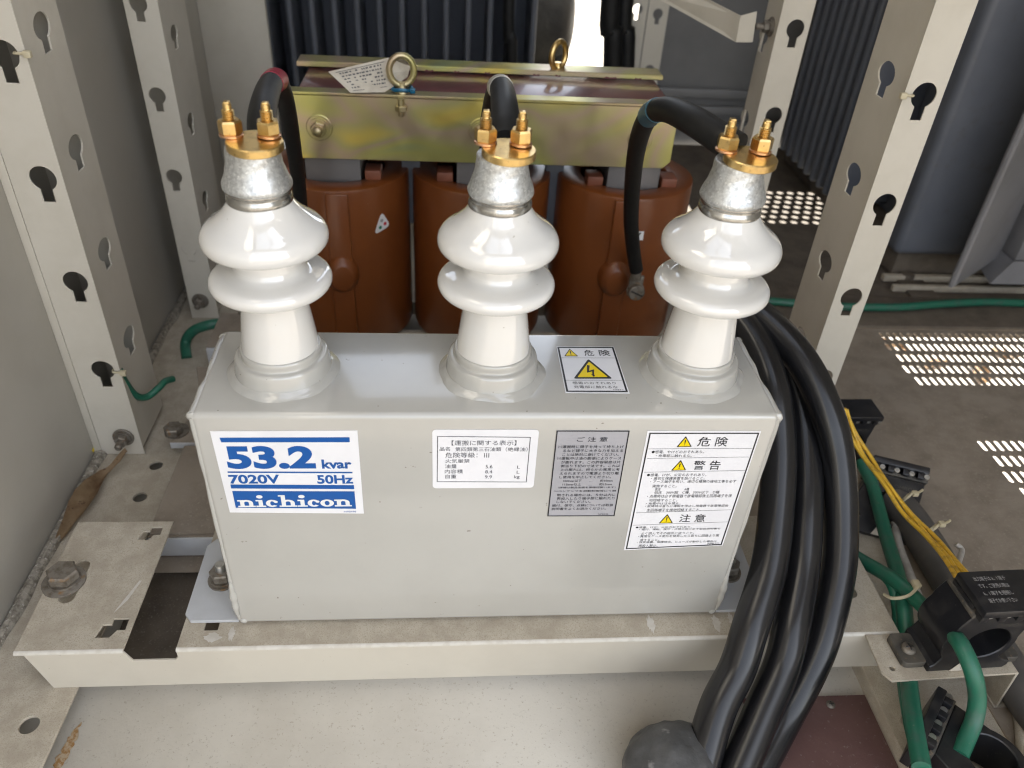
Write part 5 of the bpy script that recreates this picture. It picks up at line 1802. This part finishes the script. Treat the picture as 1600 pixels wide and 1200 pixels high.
T = [((PX + .01, PY, .06), (.19, .18)), ((PX - .03, PY, .24), (.16, .145)), ((PX - .02, PY - .10, .13), (.13, .13)), ((PX - .19, PY - .12, .14), (.10, .10)), ((PX - .11, PY - .12, -.08), (.095, .095)), ((PX - .06, PY - .12, -.27), (.08, .08)),
     ((PX - .02, PY + .10, .13), (.13, .13)), ((PX - .21, PY + .13, .14), (.10, .10)), ((PX - .13, PY + .13, -.08), (.095, .095)), ((PX - .09, PY + .13, -.27), (.08, .08)),
     ((PX + .035, PY, .03), (.13, .14)), ((PX - .02, PY - .11, -.05), (.12, .12)), ((PX - .02, PY + .11, -.05), (.12, .12))]
skinned('trousers', T, [(0, 1), (0, 2), (2, 3), (3, 4), (4, 5), (0, 6), (6, 7), (7, 8), (8, 9), (0, 10), (2, 11), (6, 12)], 0, 'trousers', per)
S_ = [((PX - .06, PY, 0.290), (.14, .13)), ((PX - .08, PY, 0.330), (.15, .14)), ((PX - .11, PY, 0.400), (.18, .15)), ((PX - .15, PY, 0.515), (.12, .10)),
      ((PX - .12, PY - .17, 0.460), .085), ((PX - .19, PY - .20, 0.260), .07), ((PX - .29, PY - .155, 0.185), .058), ((PX - .12, PY + .17, 0.460), .085), ((PX - .19, PY + .20, 0.260), .07), ((PX - .29, PY + .155, 0.185), .058)]
skinned('shirt', S_, [(0, 1), (1, 2), (2, 3), (2, 4), (4, 5), (5, 6), (2, 7), (7, 8), (8, 9)], 1, 'shirt', per)
bm = bmesh.new()
bmesh.ops.create_icosphere(bm, subdivisions=3, radius=1)
for v in bm.verts:
    p = v.co
    v.co = Vector((PX - .215 + p.x * .105 + .012, PY + p.y * .092, .735 + max(p.z, -.25 if p.x > -.3 else .25) * .098))
link_mesh('hair', bm, M['hair'], per, 80)
bm = bmesh.new()
lathe(bm, [(.012, 0), (.009, .02), (.003, .032)], (PX - .290, PY, 0.715), (-1, 0, -.35), 14)
for s in (-1, 1):
    lathe(bm, [(.0001, -.012), (.018, -.006), (.026, 0), (.018, .006), (.0001, .008)], (PX - .21, PY + s * .083, .715), (0, s, 0), 14, cap=False)
link_mesh('nose_and_ears', bm, M['skin'], per, 80)
bm = bmesh.new()
for s in (-1, 1):
    lathe(bm, [(.0001, -.006), (.008, -.004), (.011, 0), (.008, .004), (.0001, .006)], (PX - .291, PY + s * .032, .732), (-1, 0, 0), 12, cap=False)
box(bm, PX - .298, PX - .288, PY - .024, PY + .024, .672, .677, .001)
link_mesh('eyes_and_mouth', bm, M['hair'], per, 80)
for s in (-1, 1):
    hx, hy, hz = PX - .45, PY + s * .08, .16
    jj = [((hx, hy, hz), (.03, .018)), ((hx - .05, hy, hz - .01), (.036, .016))]
    ee = [(0, 1)]
    for q, (dy, ln) in enumerate(((-.03, .062), (-.010, .075), (.010, .072), (.03, .056))):
        i0 = len(jj)
        jj += [((hx - .055, hy + dy, hz - .010), .0095), ((hx - .055 - ln * .5, hy + dy * 1.15, hz - .018), .0085), ((hx - .055 - ln * .85, hy + dy * 1.1, hz - .045), .0075)]
        ee += [(1, i0), (i0, i0 + 1), (i0 + 1, i0 + 2)]
    i0 = len(jj)
    jj += [((hx - .015, hy - s * .035, hz - .012), .011), ((hx - .045, hy - s * .058, hz - .022), .009)]
    ee += [(0, i0), (i0, i0 + 1)]
    skinned('hand', jj, ee, 0, 'skin', per, 1)
    bm = bmesh.new()
    fx = PX - (.06 if s < 0 else .09)
    fy = PY + s * .125
    box(bm, fx - .19, fx + .06, fy - .045, fy + .045, GZ, GZ + .075, .025, 3)
    link_mesh('shoe', bm, M['rubber'], per, 60)
